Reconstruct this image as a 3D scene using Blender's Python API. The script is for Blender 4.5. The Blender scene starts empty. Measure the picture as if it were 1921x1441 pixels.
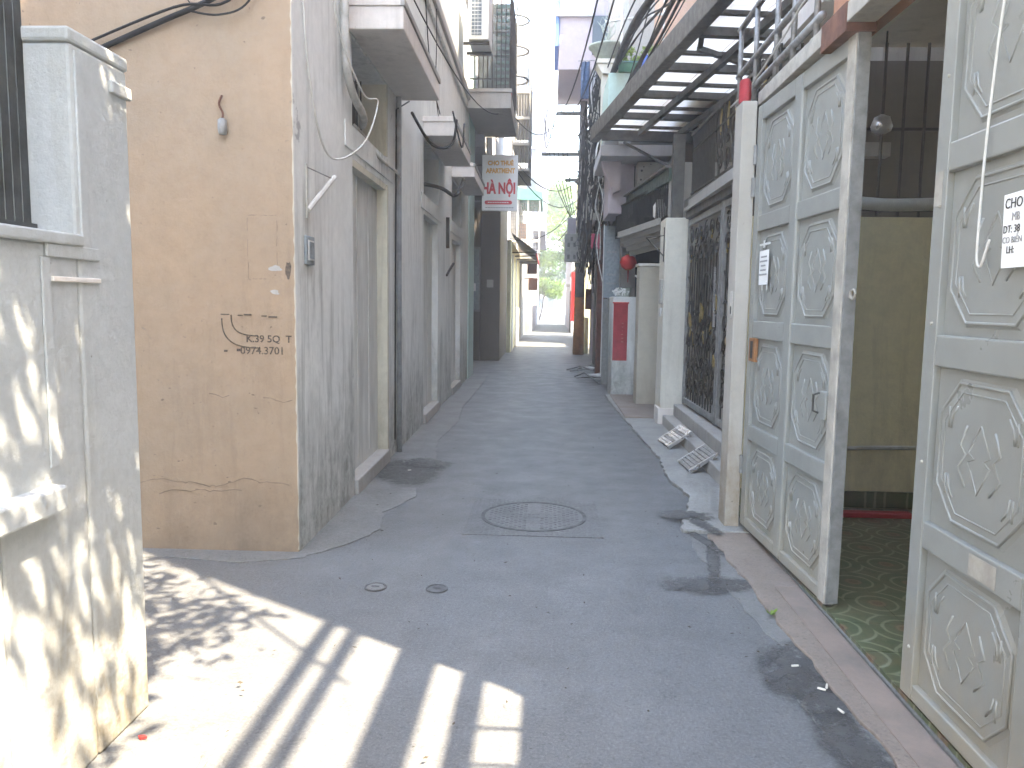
import bpy, math, random
from mathutils import Vector, Matrix
R = math.radians
random.seed(7)
SC = bpy.context.scene
COL = SC.collection

# ------------------------------------------------------------------ camera
cam_d = bpy.data.cameras.new('camera'); cam = bpy.data.objects.new('camera', cam_d); COL.objects.link(cam)
cam_d.sensor_width = 36.0; cam_d.lens = 26.99; cam_d.clip_start = 0.05; cam_d.clip_end = 1500
yaw, pitch, roll = R(-2.665), R(-6.0046), R(0.8)
fw = Vector((math.sin(yaw)*math.cos(pitch), math.cos(yaw)*math.cos(pitch), math.sin(pitch)))
rt = Vector((math.cos(yaw), -math.sin(yaw), 0)); up = rt.cross(fw)
r2 = rt*math.cos(roll)+up*math.sin(roll); u2 = up*math.cos(roll)-rt*math.sin(roll)
cam.matrix_world = Matrix(((r2.x, u2.x, -fw.x, 0), (r2.y, u2.y, -fw.y, 0), (r2.z, u2.z, -fw.z, 1.5), (0, 0, 0, 1)))
SC.camera = cam

# ------------------------------------------------------------------ sky, sun, exposure
SUN_EL = R(62); SUN_H = Vector((0.84, -0.54)).normalized()
sdir = Vector((SUN_H.x*math.cos(SUN_EL), SUN_H.y*math.cos(SUN_EL), math.sin(SUN_EL)))
W = bpy.data.worlds.new('World'); SC.world = W; W.use_nodes = True
nt = W.node_tree; bg = nt.nodes['Background']; sky = nt.nodes.new('ShaderNodeTexSky')
sky.sky_type = 'NISHITA'; sky.sun_disc = False; sky.sun_elevation = SUN_EL
sky.sun_rotation = math.atan2(SUN_H.x, SUN_H.y)
sky.air_density = 1.0; sky.dust_density = 0.5; sky.ozone_density = 2.0
bg.inputs[1].default_value = 0.15
nt.links.new(sky.outputs[0], bg.inputs[0])
sun_d = bpy.data.lights.new('sun', 'SUN'); sun = bpy.data.objects.new('sun', sun_d); COL.objects.link(sun)
sun_d.energy = 2.0; sun_d.angle = R(0.5); sun_d.color = (1.0, 0.98, 0.945)
sun.rotation_euler = sdir.to_track_quat('Z', 'Y').to_euler()
SC.view_settings.view_transform = 'Standard'; SC.view_settings.look = 'None'
SC.view_settings.exposure = 4.12; SC.view_settings.gamma = 1.0
SC.view_settings.use_white_balance = True; SC.view_settings.white_balance_temperature = 8600; SC.view_settings.white_balance_tint = 10  # camera set for open shade
SC.render.engine = 'CYCLES'; SC.cycles.max_bounces = 6; SC.cycles.diffuse_bounces = 4; SC.cycles.glossy_bounces = 2; SC.cycles.use_adaptive_sampling = True; SC.cycles.adaptive_threshold = 0.03
SC.cycles.use_denoising = True

# ------------------------------------------------------------------ materials
MATS = {}
def newmat(name):
    m = bpy.data.materials.new(name); m.use_nodes = True; MATS[name] = m
    t = m.node_tree; return m, t, t.nodes['Principled BSDF']
def nd(t, kind, **kw):
    n = t.nodes.new(kind)
    for k, v in kw.items():
        if k.startswith('i_'): n.inputs[k[2:].replace('_', ' ')].default_value = v
        else: setattr(n, k, v)
    return n
def lk(t, a, b): t.links.new(a, b)
def coords(t, scale=(1, 1, 1), obj=False):
    if obj: src = nd(t, 'ShaderNodeTexCoord').outputs['Object']
    else: src = nd(t, 'ShaderNodeNewGeometry').outputs['Position']
    mp = nd(t, 'ShaderNodeMapping'); mp.inputs['Scale'].default_value = scale
    lk(t, src, mp.inputs['Vector']); return mp.outputs[0]
def noise(t, vec, scale, detail=6, rough=0.6, dist=0.0):
    n = nd(t, 'ShaderNodeTexNoise'); n.inputs['Scale'].default_value = scale; n.inputs['Detail'].default_value = detail
    n.inputs['Roughness'].default_value = rough; n.inputs['Distortion'].default_value = dist
    lk(t, vec, n.inputs['Vector']); return n.outputs['Fac']
def ramp(t, fac, a, b, ca=0.0, cb=1.0):
    r = nd(t, 'ShaderNodeMapRange'); r.inputs['From Min'].default_value = a; r.inputs['From Max'].default_value = b
    r.inputs['To Min'].default_value = ca; r.inputs['To Max'].default_value = cb
    lk(t, fac, r.inputs['Value']); return r.outputs[0]
def mixc(t, fac, a, b, mode='MIX'):
    m = nd(t, 'ShaderNodeMix', data_type='RGBA', blend_type=mode)
    for s, v in ((m.inputs[0], fac), (m.inputs[6], a), (m.inputs[7], b)):
        if isinstance(v, (int, float)): s.default_value = v
        elif isinstance(v, tuple): s.default_value = (*v, 1) if len(v) == 3 else v
        else: lk(t, v, s)
    return m.outputs[2]
def math_(t, op, a, b):
    m = nd(t, 'ShaderNodeMath', operation=op)
    for s, v in ((m.inputs[0], a), (m.inputs[1], b)):
        if isinstance(v, (int, float)): s.default_value = v
        else: lk(t, v, s)
    return m.outputs[0]
def bump(t, b, h, dist=0.01, strength=0.5):
    n = nd(t, 'ShaderNodeBump'); n.inputs['Distance'].default_value = dist; n.inputs['Strength'].default_value = strength
    lk(t, h, n.inputs['Height']); lk(t, n.outputs[0], b.inputs['Normal'])

def plaster(name, base, alt, dirt, grime=0.6, grime_h=0.9, streak=0.5, chips=None, rough=0.9, bmp=0.5, scale=1.0, seam=None, spots=0.71):
    m, t, b = newmat(name)
    v = coords(t)
    c = mixc(t, ramp(t, noise(t, v, 0.9*scale, 8, 0.65), 0.35, 0.65), base, alt)
    c = mixc(t, ramp(t, noise(t, v, 11*scale, 9, 0.8), 0.4, 0.72, 0.0, 0.55), c, tuple(x*0.7 for x in base))
    c = mixc(t, ramp(t, noise(t, v, 3.7*scale, 9, 0.75, 0.7), 0.56, 0.68, 0.0, 0.4), c, tuple(x*0.75+y*0.1 for x, y in zip(base, dirt)))
    vs = coords(t, (5, 5, 0.45))
    st = ramp(t, noise(t, vs, 1.7, 7, 0.7, 0.4), 0.5, 0.78)
    big = ramp(t, noise(t, v, 0.55, 3, 0.5), 0.4, 0.62)
    c = mixc(t, math_(t, 'MULTIPLY', math_(t, 'MULTIPLY', st, big), streak), c, dirt)
    if grime:
        sx = nd(t, 'ShaderNodeSeparateXYZ'); lk(t, nd(t, 'ShaderNodeNewGeometry').outputs['Position'], sx.inputs[0])
        vg = coords(t, (3, 3, 0.8))
        n3 = noise(t, vg, 1.6, 8, 0.72, 0.5)
        hh = math_(t, 'ADD', math_(t, 'MULTIPLY', sx.outputs[2], 1.0/grime_h), math_(t, 'MULTIPLY', math_(t, 'SUBTRACT', n3, 0.5), -3.2))
        g = ramp(t, hh, 1.15, -0.15, 0.0, grime)
        n4 = noise(t, v, 9, 8, 0.75, 0.3)
        g = math_(t, 'MULTIPLY', g, ramp(t, n4, 0.3, 0.6, 0.35, 1.0))
        c = mixc(t, g, c, dirt)
    if chips:
        vo = noise(t, v, 2.3, 10, 0.68, 0.6)
        cm = ramp(t, vo, 0.665, 0.69)
        c = mixc(t, cm, c, chips)
    sp = ramp(t, noise(t, v, 34, 4, 0.6), spots, spots+0.04, 0, 0.6)
    c = mixc(t, sp, c, tuple(x*0.5 for x in dirt))
    lk(t, c, b.inputs['Base Color']); b.inputs['Roughness'].default_value = rough
    b.inputs['Specular IOR Level'].default_value = 0.25
    h = math_(t, 'ADD', math_(t, 'MULTIPLY', noise(t, v, 45, 6, 0.7), 0.35), noise(t, v, 5, 5, 0.6))
    bump(t, b, h, 0.012, bmp)
    return m
def simple(name, col, rough=0.6, metal=0.0, var=0.25, scale=12, bmp=0.0, spec=0.4, obj=False, stretch=(1, 1, 1), alt=None):
    m, t, b = newmat(name)
    v = coords(t, stretch, obj)
    n = noise(t, v, scale, 6, 0.65)
    c2 = alt if alt else tuple(x*(1-var*1.3) for x in col)
    c = mixc(t, ramp(t, n, 0.35, 0.7), col, c2)
    lk(t, c, b.inputs['Base Color'])
    b.inputs['Metallic'].default_value = metal; b.inputs['Specular IOR Level'].default_value = spec
    lk(t, ramp(t, n, 0.3, 0.75, max(0.05, rough-0.1), min(1, rough+0.15)), b.inputs['Roughness'])
    if bmp: bump(t, b, noise(t, v, scale*4, 5, 0.6), 0.006, bmp)
    return m

plaster('white_rough', (0.50, 0.515, 0.505), (0.43, 0.445, 0.435), (0.23, 0.19, 0.13), grime=0.95, grime_h=0.6, streak=0.45, chips=(0.56, 0.57, 0.555), bmp=1.0, scale=2.0)
plaster('peach', (0.355, 0.25, 0.168), (0.305, 0.235, 0.172), (0.15, 0.112, 0.08), grime=0.6, grime_h=0.45, streak=0.4, chips=(0.245, 0.19, 0.14), bmp=0.7, spots=0.685)
plaster('grey_white', (0.74, 0.745, 0.705), (0.65, 0.66, 0.63), (0.20, 0.205, 0.18), grime=0.95, grime_h=1.05, streak=1.0, chips=(0.38, 0.38, 0.37), bmp=0.45)
plaster('cream', (0.72, 0.69, 0.60), (0.64, 0.61, 0.53), (0.28, 0.24, 0.18), grime=0.6, grime_h=0.4, streak=0.4)
plaster('cream_dull', (0.86, 0.78, 0.53), (0.79, 0.71, 0.48), (0.18, 0.15, 0.1), grime=0.4, grime_h=0.6, streak=0.3)
plaster('beige', (0.52, 0.475, 0.39), (0.46, 0.42, 0.34), (0.25, 0.21, 0.16), grime=0.5, grime_h=0.5, streak=0.4)
plaster('yellow_jamb', (0.64, 0.61, 0.49), (0.57, 0.54, 0.44), (0.2, 0.17, 0.12), grime=0.7, grime_h=0.6, streak=0.6)
plaster('orange_wall', (0.50, 0.25, 0.16), (0.44, 0.22, 0.145), (0.25, 0.14, 0.1), grime=0, streak=0.4)
plaster('salmon', (0.58, 0.36, 0.26), (0.52, 0.31, 0.22), (0.3, 0.2, 0.15), grime=0, streak=0.4)
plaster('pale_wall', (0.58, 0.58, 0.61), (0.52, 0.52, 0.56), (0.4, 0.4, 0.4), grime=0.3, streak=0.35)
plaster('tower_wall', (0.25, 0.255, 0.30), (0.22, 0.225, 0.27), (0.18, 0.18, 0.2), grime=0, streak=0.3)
plaster('lilac_wall', (0.50, 0.44, 0.48), (0.45, 0.40, 0.45), (0.3, 0.28, 0.3), grime=0, streak=0.4)
plaster('mint', (0.50, 0.66, 0.60), (0.44, 0.6, 0.55), (0.25, 0.3, 0.27), grime=0.4, streak=0.4)
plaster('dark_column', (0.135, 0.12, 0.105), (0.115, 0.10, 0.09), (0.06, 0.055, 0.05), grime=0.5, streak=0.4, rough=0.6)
plaster('concrete', (0.42, 0.40, 0.37), (0.35, 0.34, 0.32), (0.16, 0.15, 0.13), grime=0.3, streak=0.8)
plaster('concrete_slab', (0.76, 0.70, 0.64), (0.66, 0.60, 0.55), (0.2, 0.17, 0.14), grime=0, streak=0.4)
plaster('yellow_wall', (0.72, 0.66, 0.42), (0.66, 0.6, 0.38), (0.35, 0.3, 0.2), grime=0.5, streak=0.3)
plaster('post_paint', (0.47, 0.44, 0.39), (0.38, 0.35, 0.30), (0.25, 0.19, 0.13), grime=1.0, grime_h=0.7, streak=0.9, chips=(0.35, 0.29, 0.22))

def ground_mat(name, base, alt, wet, stain=0.5, agg=0.35):
    m, t, b = newmat(name)
    v = coords(t)
    c = mixc(t, ramp(t, noise(t, v, 0.8, 8, 0.65, 0.4), 0.36, 0.66), base, alt)
    c = mixc(t, ramp(t, noise(t, v, 5, 8, 0.7, 0.3), 0.52, 0.72, 0, stain), c, wet)
    vs = coords(t, (2.2, 0.25, 1))
    c = mixc(t, ramp(t, noise(t, vs, 1.6, 6, 0.6), 0.46, 0.7, 0, 0.55), c, tuple(x*0.72 for x in base))
    c = mixc(t, ramp(t, noise(t, v, 2.1, 9, 0.72, 0.8), 0.54, 0.72, 0, 0.5), c, tuple(x*1.45 for x in base))
    n = noise(t, v, 85, 4, 0.8)
    c = mixc(t, ramp(t, n, 0.48, 0.68, 0, agg), c, tuple(min(1, x*1.9) for x in base))
    c = mixc(t, ramp(t, noise(t, v, 48, 6, 0.8), 0.54, 0.64, 0, 0.85), c, tuple(x*0.5 for x in base))
    lk(t, c, b.inputs['Base Color'])
    lk(t, ramp(t, noise(t, v, 3, 6, 0.6), 0.35, 0.7, 0.46, 0.66), b.inputs['Roughness'])
    b.inputs['Specular IOR Level'].default_value = 0.42
    bump(t, b, math_(t, 'ADD', math_(t, 'MULTIPLY', n, 0.5), noise(t, v, 22, 6, 0.7)), 0.008, 0.5)
    return m
ground_mat('asphalt', (0.128, 0.130, 0.130), (0.100, 0.102, 0.102), (0.07, 0.07, 0.069), stain=0.7, agg=0.55)
ground_mat('apron', (0.165, 0.164, 0.157), (0.135, 0.134, 0.13), (0.10, 0.097, 0.09), stain=0.7)
ground_mat('apron_light', (0.27, 0.265, 0.245), (0.22, 0.215, 0.2), (0.14, 0.135, 0.12), stain=0.6)
ground_mat('pinkish', (0.235, 0.185, 0.15), (0.185, 0.148, 0.125), (0.13, 0.11, 0.095), stain=0.7, agg=0.2)
m, t, b = newmat('ridged_tile')
v = coords(t); c = mixc(t, ramp(t, noise(t, v, 4, 8, 0.7), 0.35, 0.7), (0.26, 0.195, 0.16), (0.17, 0.138, 0.116)); lk(t, c, b.inputs['Base Color']); b.inputs['Roughness'].default_value = 0.85
ch = nd(t, 'ShaderNodeTexChecker'); ch.inputs['Scale'].default_value = 130; lk(t, v, ch.inputs['Vector']); bump(t, b, ch.outputs['Fac'], 0.003, 0.5)
def damp_mat():
    m, t, b = newmat('damp')
    v = coords(t)
    c = mixc(t, ramp(t, noise(t, v, 9, 8, 0.7), 0.35, 0.7), (0.06, 0.059, 0.058), (0.095, 0.093, 0.09))
    lk(t, c, b.inputs['Base Color']); b.inputs['Roughness'].default_value = 0.5
    bump(t, b, noise(t, v, 60, 5, 0.7), 0.006, 0.5)
    at = nd(t, 'ShaderNodeAttribute', attribute_name='wet')
    k = math_(t, 'MULTIPLY', at.outputs['Fac'], ramp(t, noise(t, v, 17, 9, 0.8), 0.32, 0.68, -0.1, 2.0))
    mx = nd(t, 'ShaderNodeMixShader'); lk(t, ramp(t, k, 0.15, 0.85, 0, 0.9), mx.inputs[0])
    lk(t, nd(t, 'ShaderNodeBsdfTransparent').outputs[0], mx.inputs[1]); lk(t, b.outputs[0], mx.inputs[2])
    lk(t, mx.outputs[0], t.nodes['Material Output'].inputs['Surface'])
damp_mat()
simple('cast_iron', (0.115, 0.117, 0.117), 0.7, 0.2, 0.4, 20, 0.4)
simple('gate_steel', (0.25, 0.255, 0.236), 0.36, 0.0, 0.13, 3, 0.0, 0.5, alt=(0.222, 0.227, 0.21))
m = MATS['gate_steel']; t = m.node_tree; b = t.nodes['Principled BSDF']; old = b.inputs['Base Color'].links[0].from_socket
sx_ = nd(t, 'ShaderNodeSeparateXYZ'); vg = coords(t, (4, 4, 1.2)); lk(t, nd(t, 'ShaderNodeNewGeometry').outputs['Position'], sx_.inputs[0])
hz_ = math_(t, 'ADD', sx_.outputs[2], math_(t, 'MULTIPLY', math_(t, 'SUBTRACT', noise(t, vg, 2.2, 8, 0.75), 0.5), -1.6))
c = mixc(t, ramp(t, hz_, 0.55, -0.1, 0, 0.75), old, (0.30, 0.255, 0.185))
c = mixc(t, ramp(t, noise(t, coords(t), 7, 9, 0.8, 0.5), 0.6, 0.72, 0, 0.5), c, (0.20, 0.185, 0.15)); lk(t, c, b.inputs['Base Color'])
simple('gate_cream', (0.42, 0.39, 0.34), 0.6, 0, 0.3, 9, 0.2)
simple('steel_grey', (0.26, 0.26, 0.25), 0.55, 0.1, 0.3, 14, 0.1)
simple('dark_iron', (0.05, 0.046, 0.042), 0.55, 0.3, 0.35, 18, 0.2)
simple('canopy_steel', (0.115, 0.108, 0.10), 0.6, 0.2, 0.3, 12, 0.2)
simple('rail_steel', (0.30, 0.29, 0.28), 0.45, 0.4, 0.35, 20, 0.1)
simple('brass_gold', (0.50, 0.35, 0.11), 0.4, 0.7, 0.4, 25)
simple('dark_slat', (0.06, 0.065, 0.068), 0.5, 0.2, 0.5, 6, 0.1)
simple('pvc', (0.55, 0.53, 0.48), 0.6, 0, 0.35, 10, 0.1)
simple('pvc_grey', (0.34, 0.35, 0.36), 0.6, 0, 0.3, 10)
simple('cable_black', (0.025, 0.025, 0.027), 0.75, 0, 0.3, 10, spec=0.12)
simple('cable_white', (0.60, 0.58, 0.53), 0.6, 0, 0.2, 10)
simple('door_paint', (0.62, 0.62, 0.58), 0.65, 0, 0.22, 3, 0.1, stretch=(2, 2, 0.5))
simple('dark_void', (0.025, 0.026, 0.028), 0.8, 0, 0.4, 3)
simple('glass_dark', (0.03, 0.035, 0.04), 0.12, 0, 0.2, 3, spec=0.6)
simple('blue_plate', (0.26, 0.30, 0.32), 0.5, 0, 0.3, 20)
simple('paper', (0.80, 0.80, 0.78), 0.85, 0, 0.08, 6)
simple('tape', (0.66, 0.68, 0.66), 0.35, 0, 0.15, 20)
simple('ink', (0.03, 0.03, 0.03), 0.8, 0, 0.1, 10)
simple('ink_grey', (0.30, 0.30, 0.30), 0.8, 0, 0.1, 10)
simple('ink_faded', (0.04, 0.035, 0.032), 0.9, 0, 0.1, 60, alt=(0.17, 0.125, 0.09))
simple('crack_tone', (0.19, 0.14, 0.10), 0.9, 0, 0.2, 20)
simple('red_cloth', (0.42, 0.035, 0.045), 0.7, 0, 0.25, 8)
simple('red_bright', (0.60, 0.03, 0.03), 0.5, 0, 0.25, 8)
simple('magenta', (0.55, 0.05, 0.12), 0.55, 0, 0.2, 8)
simple('sign_white', (0.80, 0.80, 0.80), 0.4, 0, 0.05, 4)
simple('sign_red', (0.62, 0.03, 0.04), 0.4, 0, 0.05, 4)
simple('sign_orange', (0.72, 0.36, 0.06), 0.4, 0, 0.05, 4)
simple('ac_white', (0.62, 0.62, 0.60), 0.5, 0, 0.15, 5)
simple('ac_dark', (0.10, 0.13, 0.16), 0.5, 0, 0.2, 30)
simple('orange_paint', (0.45, 0.20, 0.07), 0.75, 0, 0.3, 10, 0.2)
simple('pole_concrete', (0.24, 0.24, 0.245), 0.85, 0, 0.3, 10, 0.3)
simple('wood_orange', (0.34, 0.15, 0.06), 0.6, 0, 0.3, 15)
simple('brown_steel', (0.17, 0.065, 0.04), 0.7, 0, 0.4, 12, 0.2)
simple('stainless', (0.62, 0.62, 0.63), 0.3, 0.8, 0.25, 10)
simple('green_steel', (0.10, 0.15, 0.13), 0.5, 0.2, 0.3, 10)
simple('green_tarp', (0.09, 0.24, 0.22), 0.6, 0, 0.2, 5)
simple('green_plastic', (0.03, 0.16, 0.09), 0.5, 0, 0.2, 5)
simple('blue_plastic', (0.05, 0.13, 0.45), 0.3, 0, 0.2, 5)
simple('blue_tarp', (0.12, 0.22, 0.55), 0.6, 0, 0.2, 2)
simple('denim', (0.07, 0.12, 0.22), 0.9, 0, 0.3, 20)
simple('shirt', (0.55, 0.55, 0.58), 0.9, 0, 0.2, 12)
simple('purple_cloth', (0.12, 0.06, 0.12), 0.9, 0, 0.3, 12)
simple('pot_stone', (0.42, 0.46, 0.40), 0.8, 0, 0.25, 10, 0.3)
simple('bark', (0.12, 0.085, 0.06), 0.9, 0, 0.4, 14, 0.5)
simple('corrugated', (0.12, 0.12, 0.125), 0.6, 0.3, 0.4, 6)
simple('board_wood', (0.42, 0.40, 0.36), 0.7, 0, 0.25, 9, stretch=(1, 6, 6))
simple('butt_white', (0.7, 0.66, 0.58), 0.8, 0, 0.1, 30)
simple('litter', (0.06, 0.045, 0.03), 0.9, 0, 0.4, 30)
simple('yellow_cloth', (0.70, 0.52, 0.12), 0.9, 0, 0.2, 12)
simple('check_dark', (0.16, 0.15, 0.135), 0.7, 0, 0.2, 10)
simple('check_light', (0.40, 0.385, 0.35), 0.7, 0, 0.2, 10)
def leafm(name, col, alt, trans=0.35):
    m, t, b = newmat(name)
    g = nd(t, 'ShaderNodeNewGeometry')
    c = mixc(t, g.outputs['Random Per Island'], col, alt)
    lk(t, c, b.inputs['Base Color']); b.inputs['Roughness'].default_value = 0.55
    tr = nd(t, 'ShaderNodeBsdfTranslucent'); lk(t, mixc(t, 0.5, c, (0.2, 0.3, 0.03)), tr.inputs[0])
    mx = nd(t, 'ShaderNodeMixShader'); mx.inputs[0].default_value = trans
    lk(t, b.outputs[0], mx.inputs[1]); lk(t, tr.outputs[0], mx.inputs[2])
    lk(t, mx.outputs[0], t.nodes['Material Output'].inputs['Surface'])
leafm('leaf', (0.05, 0.10, 0.025), (0.10, 0.16, 0.035))
leafm('leaf_light', (0.12, 0.22, 0.03), (0.20, 0.30, 0.04))
leafm('leaf_blue', (0.05, 0.10, 0.07), (0.09, 0.15, 0.09))
# translucent roofing sheet
m, t, b = newmat('roof_sheet')
v = coords(t); c = mixc(t, ramp(t, noise(t, v, 3, 8, 0.7), 0.4, 0.75), (0.94, 0.93, 0.90), (0.84, 0.80, 0.74))
tr = nd(t, 'ShaderNodeBsdfTranslucent'); lk(t, c, tr.inputs[0]); lk(t, c, b.inputs['Base Color']); b.inputs['Roughness'].default_value = 0.4
mx = nd(t, 'ShaderNodeMixShader'); mx.inputs[0].default_value = 0.95
lk(t, b.outputs[0], mx.inputs[1]); lk(t, tr.outputs[0], mx.inputs[2]); lk(t, mx.outputs[0], t.nodes['Material Output'].inputs['Surface'])
# patterned cement tiles: rosette rings on dark green
m, t, b = newmat('tile_floor')
v = coords(t, (1, 1, 1))
sc_ = nd(t, 'ShaderNodeVectorMath', operation='MULTIPLY'); sc_.inputs[1].default_value = (1/0.3, 1/0.3, 0); lk(t, v, sc_.inputs[0])
fr = nd(t, 'ShaderNodeVectorMath', operation='FRACTION'); lk(t, sc_.outputs[0], fr.inputs[0])
sb = nd(t, 'ShaderNodeVectorMath', operation='SUBTRACT'); sb.inputs[1].default_value = (0.5, 0.5, 0); lk(t, fr.outputs[0], sb.inputs[0])
ln = nd(t, 'ShaderNodeVectorMath', operation='LENGTH'); lk(t, sb.outputs[0], ln.inputs[0])
wob = math_(t, 'ADD', ln.outputs['Value'], math_(t, 'MULTIPLY', math_(t, 'SUBTRACT', noise(t, v, 18, 3), 0.5), 0.05))
rg = math_(t, 'ABSOLUTE', math_(t, 'SINE', math_(t, 'MULTIPLY', wob, 15.0), 0), 0)
c = mixc(t, ramp(t, noise(t, v, 7, 6, 0.7), 0.35, 0.68), (0.06, 0.085, 0.042), (0.13, 0.115, 0.065))
c = mixc(t, ramp(t, rg, 0.9, 0.98, 0, 0.6), c, (0.28, 0.29, 0.2))
c = mixc(t, ramp(t, wob, 0.16, 0.12, 0, 0.6), c, (0.16, 0.065, 0.035))
lk(t, c, b.inputs['Base Color']); b.inputs['Roughness'].default_value = 0.35

# ------------------------------------------------------------------ mesh helpers
class MB:
    def __init__(s): s.v = []; s.f = []
    def quad(s, *p):
        n = len(s.v); s.v += [tuple(q) for q in p]; s.f.append(tuple(range(n, n+len(p)))); return s
    def box(s, x0, x1, y0, y1, z0, z1, M=None):
        n = len(s.v)
        c = [(x0, y0, z0), (x1, y0, z0), (x1, y1, z0), (x0, y1, z0), (x0, y0, z1), (x1, y0, z1), (x1, y1, z1), (x0, y1, z1)]
        if M is not None: c = [tuple(M @ Vector(q)) for q in c]
        s.v += c
        s.f += [tuple(n+i for i in q) for q in ((0, 3, 2, 1), (4, 5, 6, 7), (0, 1, 5, 4), (1, 2, 6, 5), (2, 3, 7, 6), (3, 0, 4, 7))]
        return s
    def bar(s, a, b, w, h=None):
        a, b = Vector(a), Vector(b); h = h or w; d = b-a; L = d.length
        q = d.to_track_quat('Z', 'Y').to_matrix().to_4x4(); q.translation = a
        return s.box(-w/2, w/2, -h/2, h/2, 0, L, q)
    def prism(s, poly, lo, hi, axis='z'):
        n = len(s.v); k = len(poly)
        def p(u, w, h): return {'z': (u, w, h), 'x': (h, u, w), 'y': (u, h, w)}[axis]
        s.v += [p(u, w, lo) for u, w in poly] + [p(u, w, hi) for u, w in poly]
        s.f.append(tuple(n+i for i in range(k))[::-1]); s.f.append(tuple(n+k+i for i in range(k)))
        for i in range(k): j = (i+1) % k; s.f.append((n+i, n+j, n+k+j, n+k+i))
        return s
    def tube(s, pts, r, n=6, cap=True):
        pts = [Vector(p) for p in pts]; base = len(s.v); ref = None
        for i, p in enumerate(pts):
            d = (pts[min(i+1, len(pts)-1)] - pts[max(i-1, 0)]).normalized()
            if ref is None: ref = d.orthogonal().normalized()
            ref = (ref - d*ref.dot(d))
            if ref.length < 1e-4: ref = d.orthogonal()
            ref.normalize(); bi = d.cross(ref)
            rr = r[i] if isinstance(r, (list, tuple)) else r
            for k in range(n):
                a = 2*math.pi*k/n; s.v.append(tuple(p + ref*rr*math.cos(a) + bi*rr*math.sin(a)))
        for i in range(len(pts)-1):
            for k in range(n):
                k2 = (k+1) % n; s.f.append((base+i*n+k, base+i*n+k2, base+(i+1)*n+k2, base+(i+1)*n+k))
        if cap:
            s.f.append(tuple(base+k for k in range(n))[::-1]); s.f.append(tuple(base+(len(pts)-1)*n+k for k in range(n)))
        return s
    def lathe(s, prof, c=(0, 0, 0), n=20):
        base = len(s.v)
        for r, z in prof:
            for k in range(n):
                a = 2*math.pi*k/n; s.v.append((c[0]+r*math.cos(a), c[1]+r*math.sin(a), c[2]+z))
        for i in range(len(prof)-1):
            for k in range(n):
                k2 = (k+1) % n; s.f.append((base+i*n+k, base+i*n+k2, base+(i+1)*n+k2, base+(i+1)*n+k))
        s.f.append(tuple(base+k for k in range(n))[::-1]); s.f.append(tuple(base+(len(prof)-1)*n+k for k in range(n)))
        return s
    def mesh(s, name, mat, smooth=False):
        me = bpy.data.meshes.new(name); me.from_pydata(s.v, [], s.f); me.materials.append(MATS[mat])
        if smooth: me.polygons.foreach_set('use_smooth', [True]*len(me.polygons))
        me.update(); return me
    def build(s, name, mat, parent=None, bevel=0, smooth=False):
        o = bpy.data.objects.new(name, s.mesh(name, mat, smooth)); COL.objects.link(o)
        if parent: o.parent = parent
        if bevel:
            md = o.modifiers.new('bevel', 'BEVEL'); md.width = bevel; md.segments = 2; md.limit_method = 'ANGLE'; md.angle_limit = R(40)
        return o
def inst(me, name, parent=None, loc=(0, 0, 0), rot=(0, 0, 0), scale=(1, 1, 1)):
    o = bpy.data.objects.new(name, me); COL.objects.link(o); o.parent = parent
    o.location = loc; o.rotation_euler = rot; o.scale = scale; return o
def tag(o, label, cat, group=None):
    o['label'] = label; o['category'] = cat
    if group: o['group'] = group
    return o
def thing(name, label, cat, loc=(0, 0, 0), rz=0, group=None):
    o = bpy.data.objects.new(name, None); COL.objects.link(o); o.location = loc; o.rotation_euler = (0, 0, rz)
    o.empty_display_size = 0.2
    return tag(o, label, cat, group)
def struct(o): o['kind'] = 'structure'; return o
def stuff(o): o['kind'] = 'stuff'; return o
def curve_pts(ctrl, n=8):
    P = [Vector(p) for p in ctrl]; out = []
    for i in range(len(P)-1):
        p0, p1, p2, p3 = P[max(i-1, 0)], P[i], P[i+1], P[min(i+2, len(P)-1)]
        for k in range(n):
            u = k/n
            out.append(0.5*((2*p1)+(p2-p0)*u+(2*p0-5*p1+4*p2-p3)*u*u+(3*p1-p0-3*p2+p3)*u**3))
    out.append(P[-1]); return out
def sag(a, b, s, n=12):
    a, b = Vector(a), Vector(b)
    return [a.lerp(b, i/n)-Vector((0, 0, s*4*(i/n)*(1-i/n))) for i in range(n+1)]
def text(body, size, mat, parent, M, name='lettering', align='LEFT', extrude=0.0005, bold=0.0, sx=1.0):
    cu = bpy.data.curves.new('txt', 'FONT'); cu.body = body; cu.size = size; cu.align_x = align; cu.extrude = extrude
    cu.offset = bold; cu.resolution_u = 3
    ob = bpy.data.objects.new('txt', cu); COL.objects.link(ob)
    dg = bpy.context.evaluated_depsgraph_get()
    me = bpy.data.meshes.new_from_object(ob.evaluated_get(dg)); bpy.data.objects.remove(ob); bpy.data.curves.remove(cu)
    me.name = name
    me.materials.clear(); me.materials.append(MATS[mat])
    me.transform(M @ Matrix.Diagonal((sx, 1, 1, 1)))
    o = bpy.data.objects.new(name, me); COL.objects.link(o); o.parent = parent; return o
def face_mat(origin, right, upv):
    r = Vector(right).normalized(); u = Vector(upv).normalized(); n = r.cross(u)
    return Matrix(((r.x, u.x, n.x, origin[0]), (r.y, u.y, n.y, origin[1]), (r.z, u.z, n.z, origin[2]), (0, 0, 0, 1)))
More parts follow.
